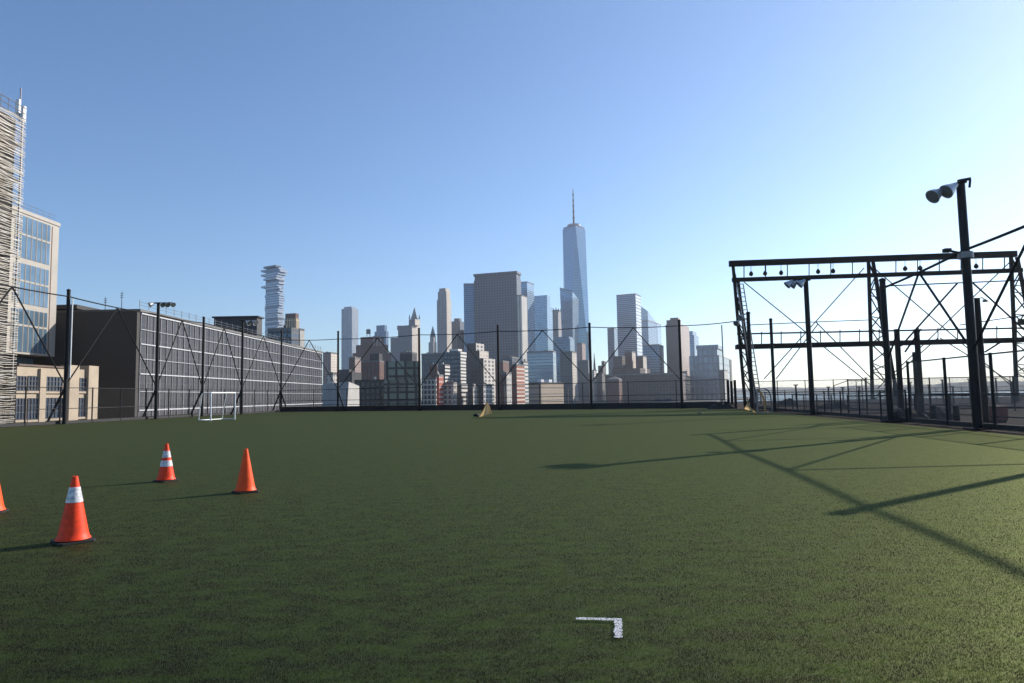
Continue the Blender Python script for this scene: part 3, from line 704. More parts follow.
while yq < yE: rl.tube([(XF, yq, zT - 1.6), (XF, yq, zT)], .04, 6); yq += 1.1
rl.build('parapet_railing', M['grey_steel'], tl)
cq = TX(20.5, 100, XF - 1.2)
an = thing('antenna_cabinet', 'white antenna cluster on the top corner of the slatted building', 'antenna', (cq.x, cq.y, zT - 1.4))
zb = zT - 1.4; MB().tube([(cq.x, cq.y, zb), (cq.x, cq.y, TX(21, 88, XF - 1.2).z)], .08, 8).build('mast', M['grey_steel'], an)
for dx, dy, z0, z1 in ((.3, .2, .3, 2.0), (-.35, .1, .6, 2.2), (.05, -.35, 1.0, 2.6)):
    MB().box(cq.x + dx - .17, cq.x + dx + .17, cq.y + dy - .16, cq.y + dy + .16, zb + z0, zb + z1).build('antenna_panel', M['white_metal'], an)

# pale office block with tall window bays
XG = -66.0
ob = thing('office_block', 'pale office block with tall bays of blue windows above an overhang', 'building', (XG - 10, 104, -9))
y0g = TX(8, 300, XG).y; y1g = TX(56.6, 300, XG).y; ztop_g = TX(40, 219.5, XG).z; zbot_g = TX(50, 356.4, XG).z
MB().box(XG - 24, XG, y0g - 8, y1g, zbot_g, ztop_g).build('upper_wall', M['lightframe'], ob)
MB().box(XG - 24, XG - 2.5, y0g - 8, y1g - 3.0, -9.2, zbot_g - .01).build('lower_wall', M['charcoal'], ob)
MB().box(XG - 24, XG + .12, y0g - 8, y1g + .1, ztop_g + .003, ztop_g + .5).build('coping', M['lightframe'], ob)
rm = MB()
for z in (.5, 1.0): rm.tube([(XG - .3, y0g, ztop_g + .5 + z), (XG - .3, y1g - .4, ztop_g + .5 + z)], .03, 5)
yy = y0g
while yy < y1g - .4: rm.tube([(XG - .3, yy, ztop_g + .5), (XG - .3, yy, ztop_g + 1.5)], .025, 5); yy += 1.3
rm.build('roof_railing', M['grey_steel'], ob)
edges = [12.5, 18.5, 24, 29.3, 34.4, 39.3, 44, 48.3]
for ya, yt, yb in ((219.8, 238, 261), (266.5, 283.5, 305.5), (311, 327, 353)):
    zt_, zm_, zb_ = TX(34, ya, XG).z, TX(34, yt, XG).z, TX(34, yb, XG).z
    for e0, e1 in zip(edges, edges[1:]):
        a, b = TX(e0, 290, XG).y, TX(e1, 290, XG).y
        w = MB(); w.box(XG + .004, XG + .05, a + .09, b - .09, zb_, zt_); wo = w.build('window', M['win_blue'], ob)
        f = MB(); f.box(XG + .052, XG + .11, a - .03, a + .045, zb_, zt_); f.box(XG + .054, XG + .10, a + .09, b - .095, zm_ - .13, zm_ + .13); f.build('frame', M['lightframe'], wo)
for px in (49.8,):
    a = TX(px, 290, XG).y; MB().box(XG + .004, XG + .05, a, a + .12, zbot_g + .5, ztop_g - .4).build('seam', plain('copper_seam', (0.16, .08, .06), .6), ob)
wy0, wy1 = TX(16, 362, XG - 2.5).y, TX(33, 362, XG - 2.5).y
for i in range(3):
    a = wy0 + (wy1 - wy0) * i / 3; MB().box(XG - 2.496, XG - 2.44, a + .08, a + (wy1 - wy0) / 3 - .08, 5.2, zbot_g - .3).build('window', M['win_blue'], ob)

# tan stone building
tb = thing('stone_building', 'low tan stone building with dark gridded windows', 'building', (XF - 8, 83, -9))
ya_, yb_ = yE + .25, TX(95, 395, XF).y
zt0 = TX(45, 367.3, XF).z
MB().box(XF - 9.5, XF, ya_, yb_, -9.2, zt0).build('wall', M['cream'], tb)
MB().box(XF - 9.6, XF + .18, ya_, TX(64, 380, XF).y, zt0 + .003, zt0 + .22).build('cornice', plain('brown_coping', (.12, .08, .06), .7), tb)
for pa, pb, yt in ((66.5, 76, 365.3), (85.5, 95.3, 366)):
    a, b = TX(pa, 380, XF).y, TX(pb, 380, XF).y; MB().box(XF - .8, XF + .42, a, b, -9.2, TX((pa + pb) / 2, yt, XF).z).build('pilaster', M['cream'], tb)
for pa, pb in ((38, 44),):
    a, b = TX(pa, 380, XF).y, TX(pb, 380, XF).y; MB().box(XF + .003, XF + .3, a, b, -9.2, zt0 - .2).build('pilaster', M['cream'], tb)
for pa, pb, t0, t1 in ((16, 25, 376, 390.5), (27.8, 36.6, 376, 390.5), (45.4, 61.5, 376.7, 391), (76.3, 85, 378, 391), (15.4, 24, 398.5, 419.5), (27.6, 36.6, 398.3, 419.3), (44.4, 61.5, 398, 418), (76.2, 84.6, 398, 416.5)):
    A, B = TX(pa, t0, XF), TX(pb, t1, XF); mid = TX((pa + pb) / 2, t1, XF)
    w = MB(); w.box(XF + .004, XF + .03, A.y, B.y, mid.z, A.z); wo = w.build('window', M['win_dark'], tb)
    f = MB(); n = 3 if pb - pa < 12 else 5; wv = (B.y - A.y) / n
    for i in range(n + 1): f.box(XF + .032, XF + .12, A.y + i * wv - .04, A.y + i * wv + .04, mid.z, A.z)
    for i in range(4): zz = mid.z + (A.z - mid.z) * i / 3; f.box(XF + .034, XF + .11, A.y + .045, B.y - .045, zz - .035, zz + .035)
    f.build('frame', M['frame_dark'], wo)
    MB().box(XF + .004, XF + .22, A.y - .15, B.y + .15, mid.z - .3, mid.z - .06).build('sill', M['cream'], tb)

# charcoal hall with white banded front
XH = -55.5
hall = thing('panelled_hall', 'long charcoal hall with white horizontal bands and thin vertical fins', 'building', (XH - 20, 150, -9))
yh0 = TX(136.3, 350, XH).y; yh1 = TX(322, 380, XH).y; zh = TX(137, 311, XH).z
MB().prism([(XH, yh0), (XH, yh1), (XH - 60, yh1), (XH - 60, yh0)], -9.2, zh).build('wall', [M['charcoal']], hall)
sm = MB()
for i in range(1, 7): sm.box(XH - 20, XH - .05, yh0 - .012, yh0 - .002, 1 + i * 2.35, 1.05 + i * 2.35)
for i in range(1, 8): sm.box(XH - 2.6 * i - .02, XH - 2.6 * i + .02, yh0 - .012, yh0 - .002, -9, zh - .1)
sm.build('seam', plain('panel_seam', (.035, .033, .032), .7), hall)
M['solar'] = facade('dark_panel_front', (0.075, 0.070, 0.078), (0.026, 0.023, 0.028), (1.55, 2.2), (0.88, 0.97), 0.6, 0.35, 0.0, 0.3)
sp = MB(); sp.face([(XH + .02, yh0 + .9, -9), (XH + .02, yh1, -9), (XH + .02, yh1, zh - .3), (XH + .02, yh0 + .9, zh - .3)], ((0, -9), (yh1 - yh0 - .9, -9), (yh1 - yh0 - .9, zh - .3), (0, zh - .3))); sp.build('cladding', M['solar'], hall)
for z, h in ((14.62, .2), (12.25, .08), (10.1, .17), (7.9, .08), (5.7, .17), (3.1, .08), (.35, .2)):
    zz = z * zh / 14.85; MB().box(XH + .023, XH + .22, yh0 + .9, yh1, zz - h / 2, zz + h / 2).build('band', plain('band_white', (.50, .50, .52), .5), hall)
fin = MB(); yy = yh0 + .9
while yy < yh1: fin.box(XH + .024, XH + .13, yy - .05, yy + .05, -9, zh - .35); yy += 1.55 * 1.25
fin.build('mullion', plain('fin_grey', (.27, .26, .28), .5), hall)
MB().box(XH - 60, XH + .25, yh0 + .4, yh1 + .1, zh + .003, zh + .38).build('parapet', M['roof'], hall)
rr = MB()
for z in (.45, .9): rr.tube([(XH, yh0 + .5, zh + .55 + z), (XH, yh1, zh + .55 + z)], .03, 5)
yy = yh0 + .6
while yy < yh1: rr.tube([(XH, yy, zh + .55), (XH, yy, zh + 1.75)], .045, 5); yy += 2.6
rr.build('roof_railing', M['grey_steel'], hall)
MB().box(XH - 24, XH - 9, yh0 + .002, yh0 + 14, zh + .56, zh + 1.15).build('roof_plinth', M['charcoal'], hall)
rb = thing('rooftop_plant', 'dark flat plant box on the roof of the charcoal hall', 'rooftop plant', (-70, 160, 16))
A, B = T(214, 318, 168), T(257, 318, 168)
MB().box(A.x, B.x, 168, 171.5, zh + .56, A.z).build('box', plain('plant_dark', (.05, .048, .05), .7), rb); MB().box(A.x - .4, B.x + .4, 167.6, 171.9, A.z + .003, A.z + .35).build('roof_edge', M['roof_dark'], rb)

# ------------------------------------------------------------------ the skyline
def footprint(x0, xm, x1, yt, d, yaw):
    C = T(xm, yt, d); a = R(yaw); k0 = T(x0, yt, 1).x; k1 = T(x1, yt, 1).x
    if x1 - xm < 0.2: a = min(a, max(-.5, math.atan(C.x / C.y) - .02))
    t = (C.x - k0 * C.y) / (math.cos(a) + k0 * math.sin(a))
    s = (k1 * C.y - C.x) / (math.sin(a) - k1 * math.cos(a)) if x1 - xm >= 0.2 else t * .8
    s = min(max(s, .2 * t), 4 * t) if s > 0 else t
    l = Vector((-math.cos(a), math.sin(a))); b = Vector((math.sin(a), math.cos(a))); c = Vector((C.x, C.y))
    return [tuple(c), tuple(c + b * s), tuple(c + b * s + l * t), tuple(c + l * t)], C.z
def shrink(poly, f, fy=None):
    cx = sum(p[0] for p in poly) / len(poly); cy = sum(p[1] for p in poly) / len(poly)
    return [(cx + (p[0] - cx) * f, cy + (p[1] - cy) * f) for p in poly]
SKY = 'towers of the city skyline'
def tower(name, label, x0, xm, x1, yt, d, mat, yaw=24, fmat=None, tiers=(), cap=None, zb=-9.3, roof=None, group=SKY, cat='building', parent=None, plinth=None):
    fp, z = footprint(x0, xm, x1, yt, d, yaw)
    t = thing(name, label, cat, (sum(p[0] for p in fp) / 4, sum(p[1] for p in fp) / 4, zb), group)
    rf = roof or M['roof']
    fm = fmat or mat; MB().prism(fp, zb, z, 0, 1, front=2).build('wall', [mat, rf, fm], t)  # a set fmat darkens the front: its shade is painted into the colour
    zc = z
    for (a0, am, a1, ayt, *mm) in tiers:                                 # setbacks above the main block
        f2, z2 = footprint(a0, am, a1, ayt, d + (fp[1][1] - fp[0][1]) * .12, yaw)
        MB().prism(f2, zc + .02, z2, 0, 1, front=2).build('upper_tier', [mm[0] if mm else mat, rf, fm], t); zc = z2; fp2 = f2
    if cap:                                                              # plant room on the roof
        s = cap[0]; h = cap[1]; b = shrink(fp, s); MB().prism(b, zc + .02, zc + h, 0, 1).build('plant_room', [cap[2] if len(cap) > 2 else mat, rf], t)
    else:
        e = shrink(fp, 1.012); i = shrink(fp, .97)
        if not tiers: MB().prism(e, z + .02, z + .9 + d / 900, 0, 1).build('parapet', [rf, rf], t)
    t['_top'] = zc
    return t, fp, zc

W = facade
M['sunribs'] = W('sun_painted_ribbed_flank', (.58, .54, .47), (.16, .16, .17), (5.5, 60), (.38, 1), .8, .3)  # cream ribs carry painted sunlight for the dark tower's lit flank
M['blank'] = W('sun_painted_flank', (.56, .50, .43), (.20, .17, .15), (6, 3.6), (.35, .4), .85, .6)  # kept paler than the fronts, so sunlight is part of the colour
M['glassA'] = W('blue_glass_tower', (.15, .21, .29), (.07, .13, .22), (1.6, 3.9), (.85, .72), .4, .12, .55)
M['glassB'] = W('pale_glass_tower', (.27, .35, .43), (.14, .24, .34), (3.2, 4.0), (.86, .74), .4, .14, .5)
M['glassC'] = W('steel_blue_glass', (.11, .15, .21), (.05, .09, .15), (3.0, 4.0), (.84, .78), .4, .12, .5)
M['glassD'] = W('divided_grey_glass', (.15, .17, .20), (.06, .09, .14), (7, 11), (.74, .8), .45, .15, .4)
M['shadestone'] = W('shade_painted_stone', (.17, .18, .20), (.05, .06, .08), (4.0, 3.8), (.42, .5), .8, .3)  # darkened colour stands for the unlit front of the gothic tower
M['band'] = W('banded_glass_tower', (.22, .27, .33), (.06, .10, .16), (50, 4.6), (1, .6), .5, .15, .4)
M['bandfine'] = W('fine_banded_glass', (.30, .35, .40), (.12, .18, .24), (60, 4.2), (1, .62), .5, .15, .45)
M['grid'] = W('grey_stone_grid', (.08, .09, .115), (.022, .036, .06), (5.5, 5.2), (.6, .6), .7, .2, .2)
M['vstripe'] = W('ribbed_stone_tower', (.34, .33, .32), (.09, .10, .12), (4.2, 4.0), (.5, .7), .8, .3)
M['pale'] = W('pale_limestone', (.47, .44, .40), (.10, .10, .11), (4.0, 3.8), (.42, .5), .8, .3)
M['ripple'] = W('rippled_steel', (.30, .33, .38), (.10, .13, .17), (5.5, 3.6), (.5, .8), .4, .2, .3)
M['brown'] = W('brown_brick', (.15, .072, .052), (.035, .04, .05), (4.0, 3.8), (.45, .5), .85, .3)
M['pink'] = W('pinkish_brick', (.33, .24, .21), (.06, .065, .08), (3.6, 3.4), (.45, .5), .85, .3)
M['redb'] = W('red_brick_white_windows', (.36, .085, .05), (.42, .41, .40), (3.3, 3.4), (.5, .42), .85, .5)
M['greyb'] = W('grey_brown_brick', (.092, .068, .062), (.04, .045, .055), (3.8, 3.6), (.48, .52), .85, .25)
M['whiteband'] = W('white_balcony_bands', (.60, .57, .52), (.045, .05, .06), (30, 3.0), (1, .45), .7, .25)
M['artdeco'] = W('stone_with_tall_windows', (.44, .40, .35), (.045, .05, .06), (3.2, 3.1), (.5, .6), .8, .25)
M['artdeco2'] = W('stone_with_broad_windows', (.55, .50, .44), (.045, .05, .06), (7.5, 3.4), (.55, .62), .8, .25)
M['whitegrid'] = W('white_framed_windows', (.58, .56, .53), (.05, .055, .065), (2.5, 3.3), (.66, .68), .7, .2)
M['darkgrid'] = W('dark_steel_sash', (.010, .010, .011), (.05, .068, .062), (5.6, 5.0), (.74, .74), .5, .12, .1, .9)
M['loft'] = W('brown_loft_front', (.075, .055, .044), (.03, .033, .04), (3.2, 4.2), (.55, .62), .85, .25)
M['darkblue'] = W('dark_blue_front', (.034, .04, .052), (.03, .05, .08), (3.4, 4), (.7, .6), .5, .15, .3)
M['sunside'] = W('sun_painted_pink_flank', (.50, .42, .37), (.14, .12, .12), (3.6, 3.4), (.4, .45), .85, .4)  # lit counterpart of the mauve front, sunlight painted in
M['shademauve'] = W('shade_painted_mauve_brick', (.115, .088, .088), (.045, .05, .06), (3.6, 3.4), (.45, .5), .85, .3)  # shaded counterpart of the pink flank, darkness painted in
M['sunband'] = W('sun_painted_banded_flank', (.60, .62, .64), (.2, .25, .3), (50, 8), (1, .4), .4, .15, .4)  # brighter version of the banded front, coloured as if in sun
M['tanb'] = W('tan_block', (.42, .33, .24), (.10, .08, .07), (60, 5.2), (1, .2), .85, .5)

# from east to west, farthest group first
tower('apartment_tower', 'slender rippled steel tower left of the domed brown block', 341.5, 352, 358.3, 308, 2150, M['ripple'], 26, cap=(.7, 6))
tower('apartment_tower', 'grey flat topped tower with a setback behind the brown stepped block', 374.5, 386, 388.5, 331, 1900, M['glassC'], 24, tiers=[(376.3, 384.5, 387, 325)])
# neo gothic tower with a spire
t, fp, z = tower('gothic_tower', 'old stone skyscraper with a green pointed spire and lower wing', 390.5, 412, 420.5, 336.5, 1800, M['blank'], 24, tiers=[(398, 412, 420.2, 325), (408.8, 415, 420, 319)], fmat=M['shadestone'])
def spire(t, px, y0, y1, d, w, mat, nm='spire'):
    a = T(px, y0, d); b = T(px, y1, d); m = MB()
    m.frustum([(a.x - w, d - w), (a.x + w, d - w), (a.x + w, d + w), (a.x - w, d + w)], a.z, [(a.x - .3, d - .3), (a.x + .3, d - .3), (a.x + .3, d + .3), (a.x - .3, d + .3)], b.z); return m.build(nm, mat, t)
copper = plain('weathered_copper', (.20, .25, .24), .7)
spire(t, 414.5, 319, 307.5, 1825, 8.5, copper)
for px in (409.6, 419.4): spire(t, px, 319, 314.5, 1822, 2.2, copper, 'pinnacle')
MB().prism(footprint(397, 401, 402, 325, 1830, 24)[0], T(399, 330, 1830).z, T(399, 325.5, 1830).z).build('chimney_block', M['pale'], t)
# pyramid topped court tower
t, fp, z = tower('courthouse_tower', 'stepped stone tower with a pyramid roof between two taller towers', 426.5, 433, 437, 352, 1500, M['blank'], 24, tiers=[(428.5, 433.5, 436.5, 342), (430, 433.7, 435.8, 337)], fmat=M['pale'])
spire(t, 432.9, 337, 326, 1512, 6, copper)
tower('residential_tower', 'tall beige limestone tower with a notched crown', 436.8, 446.6, 451.2, 299, 1700, M['blank'], 26, tiers=[(437.8, 446.3, 450.3, 291), (439, 445.5, 449.6, 288)], fmat=M['vstripe'])
tower('office_tower', 'plain grey tower in the gap behind the beige notched tower', 451.5, 460, 464, 321, 1750, M['grid'], 20, cap=(.6, 8))
tower('office_tower', 'dark narrow tower tucked beside the blue glass slab', 457, 462, 464, 331, 1300, M['greyb'], 20)
# broad dark tower with blue slab
tower('office_tower', 'blue glass slab joined to the flank of the broad dark tower', 463.6, 476, 476, 284.5, 1340, M['glassA'], 10)
t, fp, z = tower('office_tower', 'broad dark gridded tower with a heavy overhanging cornice', 473.8, 516.5, 521, 277.5, 1300, M['grid'], 18, tiers=[(474.5, 516.3, 520.4, 273.5)], fmat=M['grid'])
e = shrink(fp, 1.02); MB().prism(e, z + .02, z + 4.5).build('cornice', M['grid'], t)
tower('office_tower', 'pale ribbed wing on the sunny flank of the broad dark tower', 517, 521.5, 527, 296, 1285, M['sunribs'], 24)
tower('office_tower', 'slim blue glass tower peeping out beside the broad dark tower', 518, 527, 534, 282.5, 1420, M['glassB'], 26)
tower('office_tower', 'bright glass tower with a box on its roof', 530, 547, 553, 305.7, 1600, M['glassB'], 22, tiers=[(534, 547, 550, 295)])
t, fp, z = tower('residential_tower', 'thin tower with a ragged crown behind the flared glass tower', 552.5, 558, 562.5, 311, 1560, M['vstripe'], 22)
for i, px in enumerate((553.5, 556, 558.5, 561)): spire(t, px, 311, 308.2 - (i % 2), 1566, 2, M['roof'], 'crown_fin')
# flared glass tower
t = thing('flared_tower', 'glass tower that flares outward toward its slanted top', 'building', (150, 1500, -9), SKY)
lo = footprint(563.2, 572, 577.5, 345, 1480, 26)[0]; hi, zhi = footprint(560, 572.5, 578.4, 295, 1480, 26)
m = MB(); zl = -9.3
for i in range(4):
    p, q, a, b = lo[i], lo[(i + 1) % 4], hi[i], hi[(i + 1) % 4]; l = math.hypot(q[0] - p[0], q[1] - p[1])
    zt = [T(572.5, 291.5, 1480).z, T(578, 297, 1480).z, T(570, 296, 1480).z, T(560, 287, 1480).z]
    m.face([(p[0], p[1], zl), (q[0], q[1], zl), (b[0], b[1], zt[(i + 1) % 4]), (a[0], a[1], zt[i])], ((0, zl), (l, zl), (l, zt[0]), (0, zt[0])))
m.face([(hi[i][0], hi[i][1], zt[i]) for i in range(4)]); m.build('wall', M['glassB'], t)
MB().bar((hi[3][0], hi[3][1], zt[3]), (hi[0][0], hi[0][1], zt[0]), 2.0, 2.0).build('roof_edge', M['roof'], t)
# the tall spired skyscraper: square base turning into a rotated square
t = thing('spired_skyscraper', 'tallest tapering blue glass skyscraper with a needle mast', 'skyscraper', (165, 1780, -9), SKY)
d = 1780; c = T(575.7, 300, d); cx, cy = c.x, c.y; hw = 30.2; rot = R(3)
rotp = lambda x, y: (cx + x * math.cos(rot) - y * math.sin(rot), cy + x * math.sin(rot) + y * math.cos(rot))
base = [rotp(*p) for p in ((-hw, -hw), (hw, -hw), (hw, hw), (-hw, hw))]; top = [rotp(*p) for p in ((0, -hw), (hw, 0), (0, hw), (-hw, 0))]
z0, z1 = 48.0, T(575.7, 229.5, d).z
M['wtc'] = W('mirror_blue_glass', (.20, .31, .38), (.15, .27, .37), (3.0, 4.2), (.9, .84), .25, .10, .72, .2)
MB().prism(base, -9.3, z0, 0, 1).build('podium', [M['wtc'], M['roof']], t)
m = MB()
for i in range(4):
    b0, b1 = base[i], base[(i + 1) % 4]; t0, t1 = top[i], top[(i + 1) % 4]
    V = lambda p, z: (p[0], p[1], z)
    m.face((V(b0, z0), V(b1, z0), V(t0, z1)), ((0, z0), (60, z0), (30, z1))); m.face((V(b1, z0), V(t1, z1), V(t0, z1)), ((30, z0), (60, z1), (0, z1)))
m.face([(p[0], p[1], z1) for p in top]); m.build('shaft', M['wtc'], t)
cr = MB(); cr.prism(shrink(top, .93), z1 + .02, T(575.7, 227.5, d).z); cr.build('crown', M['glassC'], t)
MB().lathe([(16, 0), (17.5, 1), (17.5, 5), (16, 6)], 24, (cx, cy, T(575.7, 227, d).z)).build('mast_ring', M['grey_steel'], t)
zb = T(575, 227, d).z; ms = MB(); zt_ = T(574.2, 187.5, d).z
ms.lathe([(2.6, 0), (2.1, (zt_ - zb) * .3), (1.6, (zt_ - zb) * .62), (1.0, (zt_ - zb) * .9), (0.3, zt_ - zb)], 8, (cx, cy, zb)); ms.build('mast', M['steel'], t)
for f in (.22, .38, .52, .66, .8): MB().lathe([(0, 0), (3.8 - 1.6 * f, 0), (3.8 - 1.6 * f, 3), (0, 3)], 10, (cx, cy, zb + (zt_ - zb) * f)).build('mast_ring', M['steel'], t)

tower('office_tower', 'dark round shouldered tower in front of the flared glass tower', 553.8, 570, 574.3, 338.5, 1050, M['glassC'], 18, tiers=[(555.5, 569, 573, 336.5)])
tower('apartment_tower', 'dark slab with a sunlit white edge below the flared glass tower', 560, 572, 576.5, 352.5, 900, M['blank'], 26, fmat=M['darkblue'])
tower('office_tower', 'brownish slim tower at the foot of the tallest skyscraper', 577, 582, 585.5, 344, 1300, M['pink'], 24)
tower('office_tower', 'blue block standing before the foot of the tallest skyscraper', 577.5, 588, 592, 361, 1150, M['darkblue'], 24)
t, fp, z = tower('church_block', 'low pale block with a thin steeple in the gap beside the tallest skyscraper', 591, 594, 597, 371, 1200, M['pale'], 24); spire(t, 594.6, 371, 353, 1210, 2.2, M['roof'])
tower('apartment_block', 'stepped grey block beside the thin steeple', 596, 602, 606, 373, 1150, M['greyb'], 22, tiers=[(598, 603, 606, 365.5), (601.5, 604, 606, 361)])
tower('apartment_block', 'pale low block squeezed beside the black pole', 592.5, 595, 597, 379, 1000, M['pale'], 22)
tower('office_tower', 'slim grey blue tower beside the tall banded tower', 607.3, 614, 618, 329, 1750, M['glassC'], 20)
tower('bank_tower', 'tall banded glass tower with a bright sunlit edge', 616.3, 635.5, 640.5, 294.5, 1600, M['sunband'], 26, fmat=M['band'])
# slanted crown tower
t, fp, z = tower('office_tower', 'glass tower with a slanted crystal top beside the banded tower', 639.5, 648, 657.5, 321, 1700, M['glassA'], 26)
m = MB(); zz = [T(648, 311, 1700).z, T(656, 320, 1700).z, T(648, 318, 1700).z, T(640, 304.5, 1700).z]
for i in range(4):
    p, q = fp[i], fp[(i + 1) % 4]; m.face([(p[0], p[1], z + .02), (q[0], q[1], z + .02), (q[0], q[1], zz[(i + 1) % 4]), (p[0], p[1], zz[i])], ((0, 0), (30, 0), (30, 30), (0, 30)))
m.face([(fp[i][0], fp[i][1], zz[i]) for i in range(4)]); m.build('slanted_crown', M['glassB'], t)
tower('office_tower', 'pale slim tower behind the slanted crystal top', 652, 657, 661, 324, 1900, M['glassB'], 24)
tower('office_block', 'dark glass block below the slanted crystal top', 643, 659, 663.5, 345.5, 1050, M['glassC'], 22)
tower('apartment_tower', 'brown slab with a sunlit pale flank before the banded tower', 624.5, 632, 635.5, 352.5, 980, M['blank'], 26, fmat=M['brown'])
tower('apartment_block', 'second brown slab with stepped sunlit flank before the dark glass block', 636, 643, 646.5, 357, 970, M['blank'], 26, fmat=M['brown'])
tower('apartment_block', 'lower brown step joined to the sunlit brown slabs', 612, 640, 650, 368, 950, M['greyb'], 24, tiers=[(613, 622, 625, 356)])
t, fp, z = tower('school_building', 'long low brown building with a flat roofline in front of the brown slabs', 605, 681, 690, 374, 860, M['greyb'], 17)
t, fp, z = tower('low_building', 'squat building with a shallow pyramid roof', 607, 619, 622, 380.5, 820, M['brown'], 20)
m = MB(); m.frustum(shrink(fp, 1.03), z + .9 + 820 / 900 + .05, shrink(fp, .1), T(614, 376.5, 830).z); m.build('pyramid_roof', M['roof'], t)
tower('residential_tower', 'pinkish brown tower with stepped top and sunlit flank', 665.5, 680, 689, 324, 1080, M['sunside'], 28, tiers=[(666.3, 678.5, 681, 319.5), (670, 678, 680, 317.5)], fmat=M['shademauve'])
t, fp, z = tower('office_tower', 'rounded blue glass tower behind the pinkish brown tower', 686, 694, 698.5, 335, 1250, M['glassA'], 26, tiers=[(686.5, 692.5, 696.5, 331)])
tower('apartment_complex', 'wide blue grey complex with a set back penthouse beside the river', 689, 719, 729, 355, 1000, M['glassD'], 24, tiers=[(697, 717, 722.5, 348.5), (696, 718, 723, 344.5)])
tower('apartment_block', 'pale sunlit block at the river end of the skyline', 719, 724, 730, 371, 930, M['pale'], 28, fmat=M['greyb'])
tower('apartment_block', 'last small grey block at the water edge', 726, 730, 734, 360.5, 1150, M['greyb'], 24)

# staggered balcony tower
def jenga():
    t = thing('stacked_tower', 'pale glass tower of shifted stacked floors with jutting boxes', 'building', T(274, 330, 1500), SKY)
    d = 1500; z0 = -9.3; core = footprint(265, 278, 284, 270, d, 30)[0]
    MB().prism(shrink(core, .9), z0, T(274, 268, d).z, 0, 1).build('core', [M['jcore'], M['roof']], t)
    y = 332.0; k = 0
    while y > 266:
        zt = T(274, y - 2.1, d).z; zb = T(274, y - .25, d).z
        up_ = (332 - y) / 66
        j = (.5 + 3.6 * up_ ** 1.5)
        a = 265 + random.uniform(-1, 1) * j * (.35 if up_ < .45 else 1); b = 284 + random.uniform(-1, 1) * j * (.35 if up_ < .45 else 1)
        mm = (a + b) / 2 + random.uniform(2, 5)
        if up_ > .3 and random.random() < .3: a -= 2.6
        f, _ = footprint(a, min(mm, b - 2), b, y, d - random.uniform(0, 4), 30)
        MB().prism(f, zb, zt, 0, 1).build('floor_block', [M['jfloor'] if random.random() < .8 else M['jdark'], M['roof']], t)
        y -= 2.4; k += 1
M['jcore'] = W('tower_core_glass', (.12, .15, .2), (.10, .14, .2), (3, 3.5), (.8, .7), .4, .1, .4)
M['jfloor'] = W('balcony_floor', (.58, .60, .63), (.14, .21, .30), (3.4, 2.6), (.8, .62), .5, .12, .5)
M['jdark'] = W('recessed_floor', (.14, .16, .2), (.06, .09, .13), (3.4, 3), (.8, .7), .5, .12, .4)
jenga()

# mid distance city blocks
MID = 'city blocks between the field and the skyline'
MIDK = 1.33
def mid(name, label, *a, **k):
    a = list(a); a[4] *= MIDK; k.setdefault('group', MID); k.setdefault('yaw', 14); t, fp, z = tower(name, label, *a, **k)
    if 'cap' not in k and name not in ('low_building', 'white_block'):
        top = shrink(fp if not k.get('tiers') else fp, .8)
        for i in range(random.choice((1, 2, 2, 3))):
            if k.get('tiers'): break
            u, v = random.uniform(.1, .7), random.uniform(.05, .6); L, B = Vector(top[3]) - Vector(top[0]), Vector(top[1]) - Vector(top[0]); o_ = Vector(top[0]) + L * u + B * v
            e, g = L * random.uniform(.1, .25), B * random.uniform(.1, .3); q = [o_, o_ + g, o_ + g + e, o_ + e]
            MB().prism([tuple(p) for p in q], z + .03, z + random.uniform(1.8, 3.6)).build('roof_unit', random.choice((M['roof'], M['roof_dark'], M['concrete'])), t)
    return t, fp, z
t, fp, z = mid('brick_tower', 'small tower with brown cap and yellow columns behind the hall roof', 284.5, 296, 299.5, 318, 620, W('yellow_columns', (.45, .36, .22), (.10, .07, .06), (3.2, 14), (.5, .9), .8, .4), cap=(.9, 6, M['brown']))
mid('flat_block', 'dark flat block with a white end behind the end of the hall roof', 268, 291.5, 299, 329.5, 320, M['darkblue'])
mid('white_block', 'white rooftop block just past the end of the hall', 298.5, 300, 314, 330.5, 330, M['concrete'], yaw=20)
mid('apartment_block', 'cream apartment block with a sunlit flank past the end of the hall', 323, 331, 338.5, 353.5, 700, M['blank'], fmat=M['pink'])
mid('brick_block', 'low cream brick block beside the pole and above the concrete shed', 327, 333, 338, 375, 420, M['pale'])
t, fp, z = mid('stepped_building', 'massive brown brick building rising in steps to fluted sunlit top fins', 350, 383, 393, 361, 900, M['brown'], yaw=20, tiers=[(352.5, 382, 391, 352), (356, 381, 388, 344), (360.5, 375, 384, 336.5)])
for i, px in enumerate((374, 377.2, 380.4)):
    a = T(px, 346, 893 * MIDK); b = T(px, 336, 893 * MIDK); MB().bar(a, b, 3.0, 3.0).build('top_fin', M['pink'], t)
m = MB(); a = T(368.4, 336.5, 930 * MIDK); h = T(368.4, 329, 930 * MIDK).z - a.z
for dx in (-2.5, 2.5):
    for dy in (-2.5, 2.5): m.bar((a.x + dx, a.y + dy, a.z), (a.x + dx, a.y + dy, a.z + h), .5)
m.lathe([(4, h * .35), (4, h * .9), (0, h)], 10, a); tag(m.build('water_tank', M['roof']), 'water tank on stilts on the brown stepped building', 'water tank')
mid('tan_block', 'small tan block with arched sunlit front below the rippled steel tower', 349, 355, 361, 358.5, 620, M['pink'], fmat=M['brown'])
mid('low_block', 'low dark rooftops behind the concrete shed', 330, 352, 362, 372, 520, M['roof_dark'], cap=(.5, 3))
t, fp, z = mid('brick_warehouse', 'dark red brick warehouse with a black rooftop box', 361.5, 379.5, 384, 362, 480, M['brown'], cap=None)
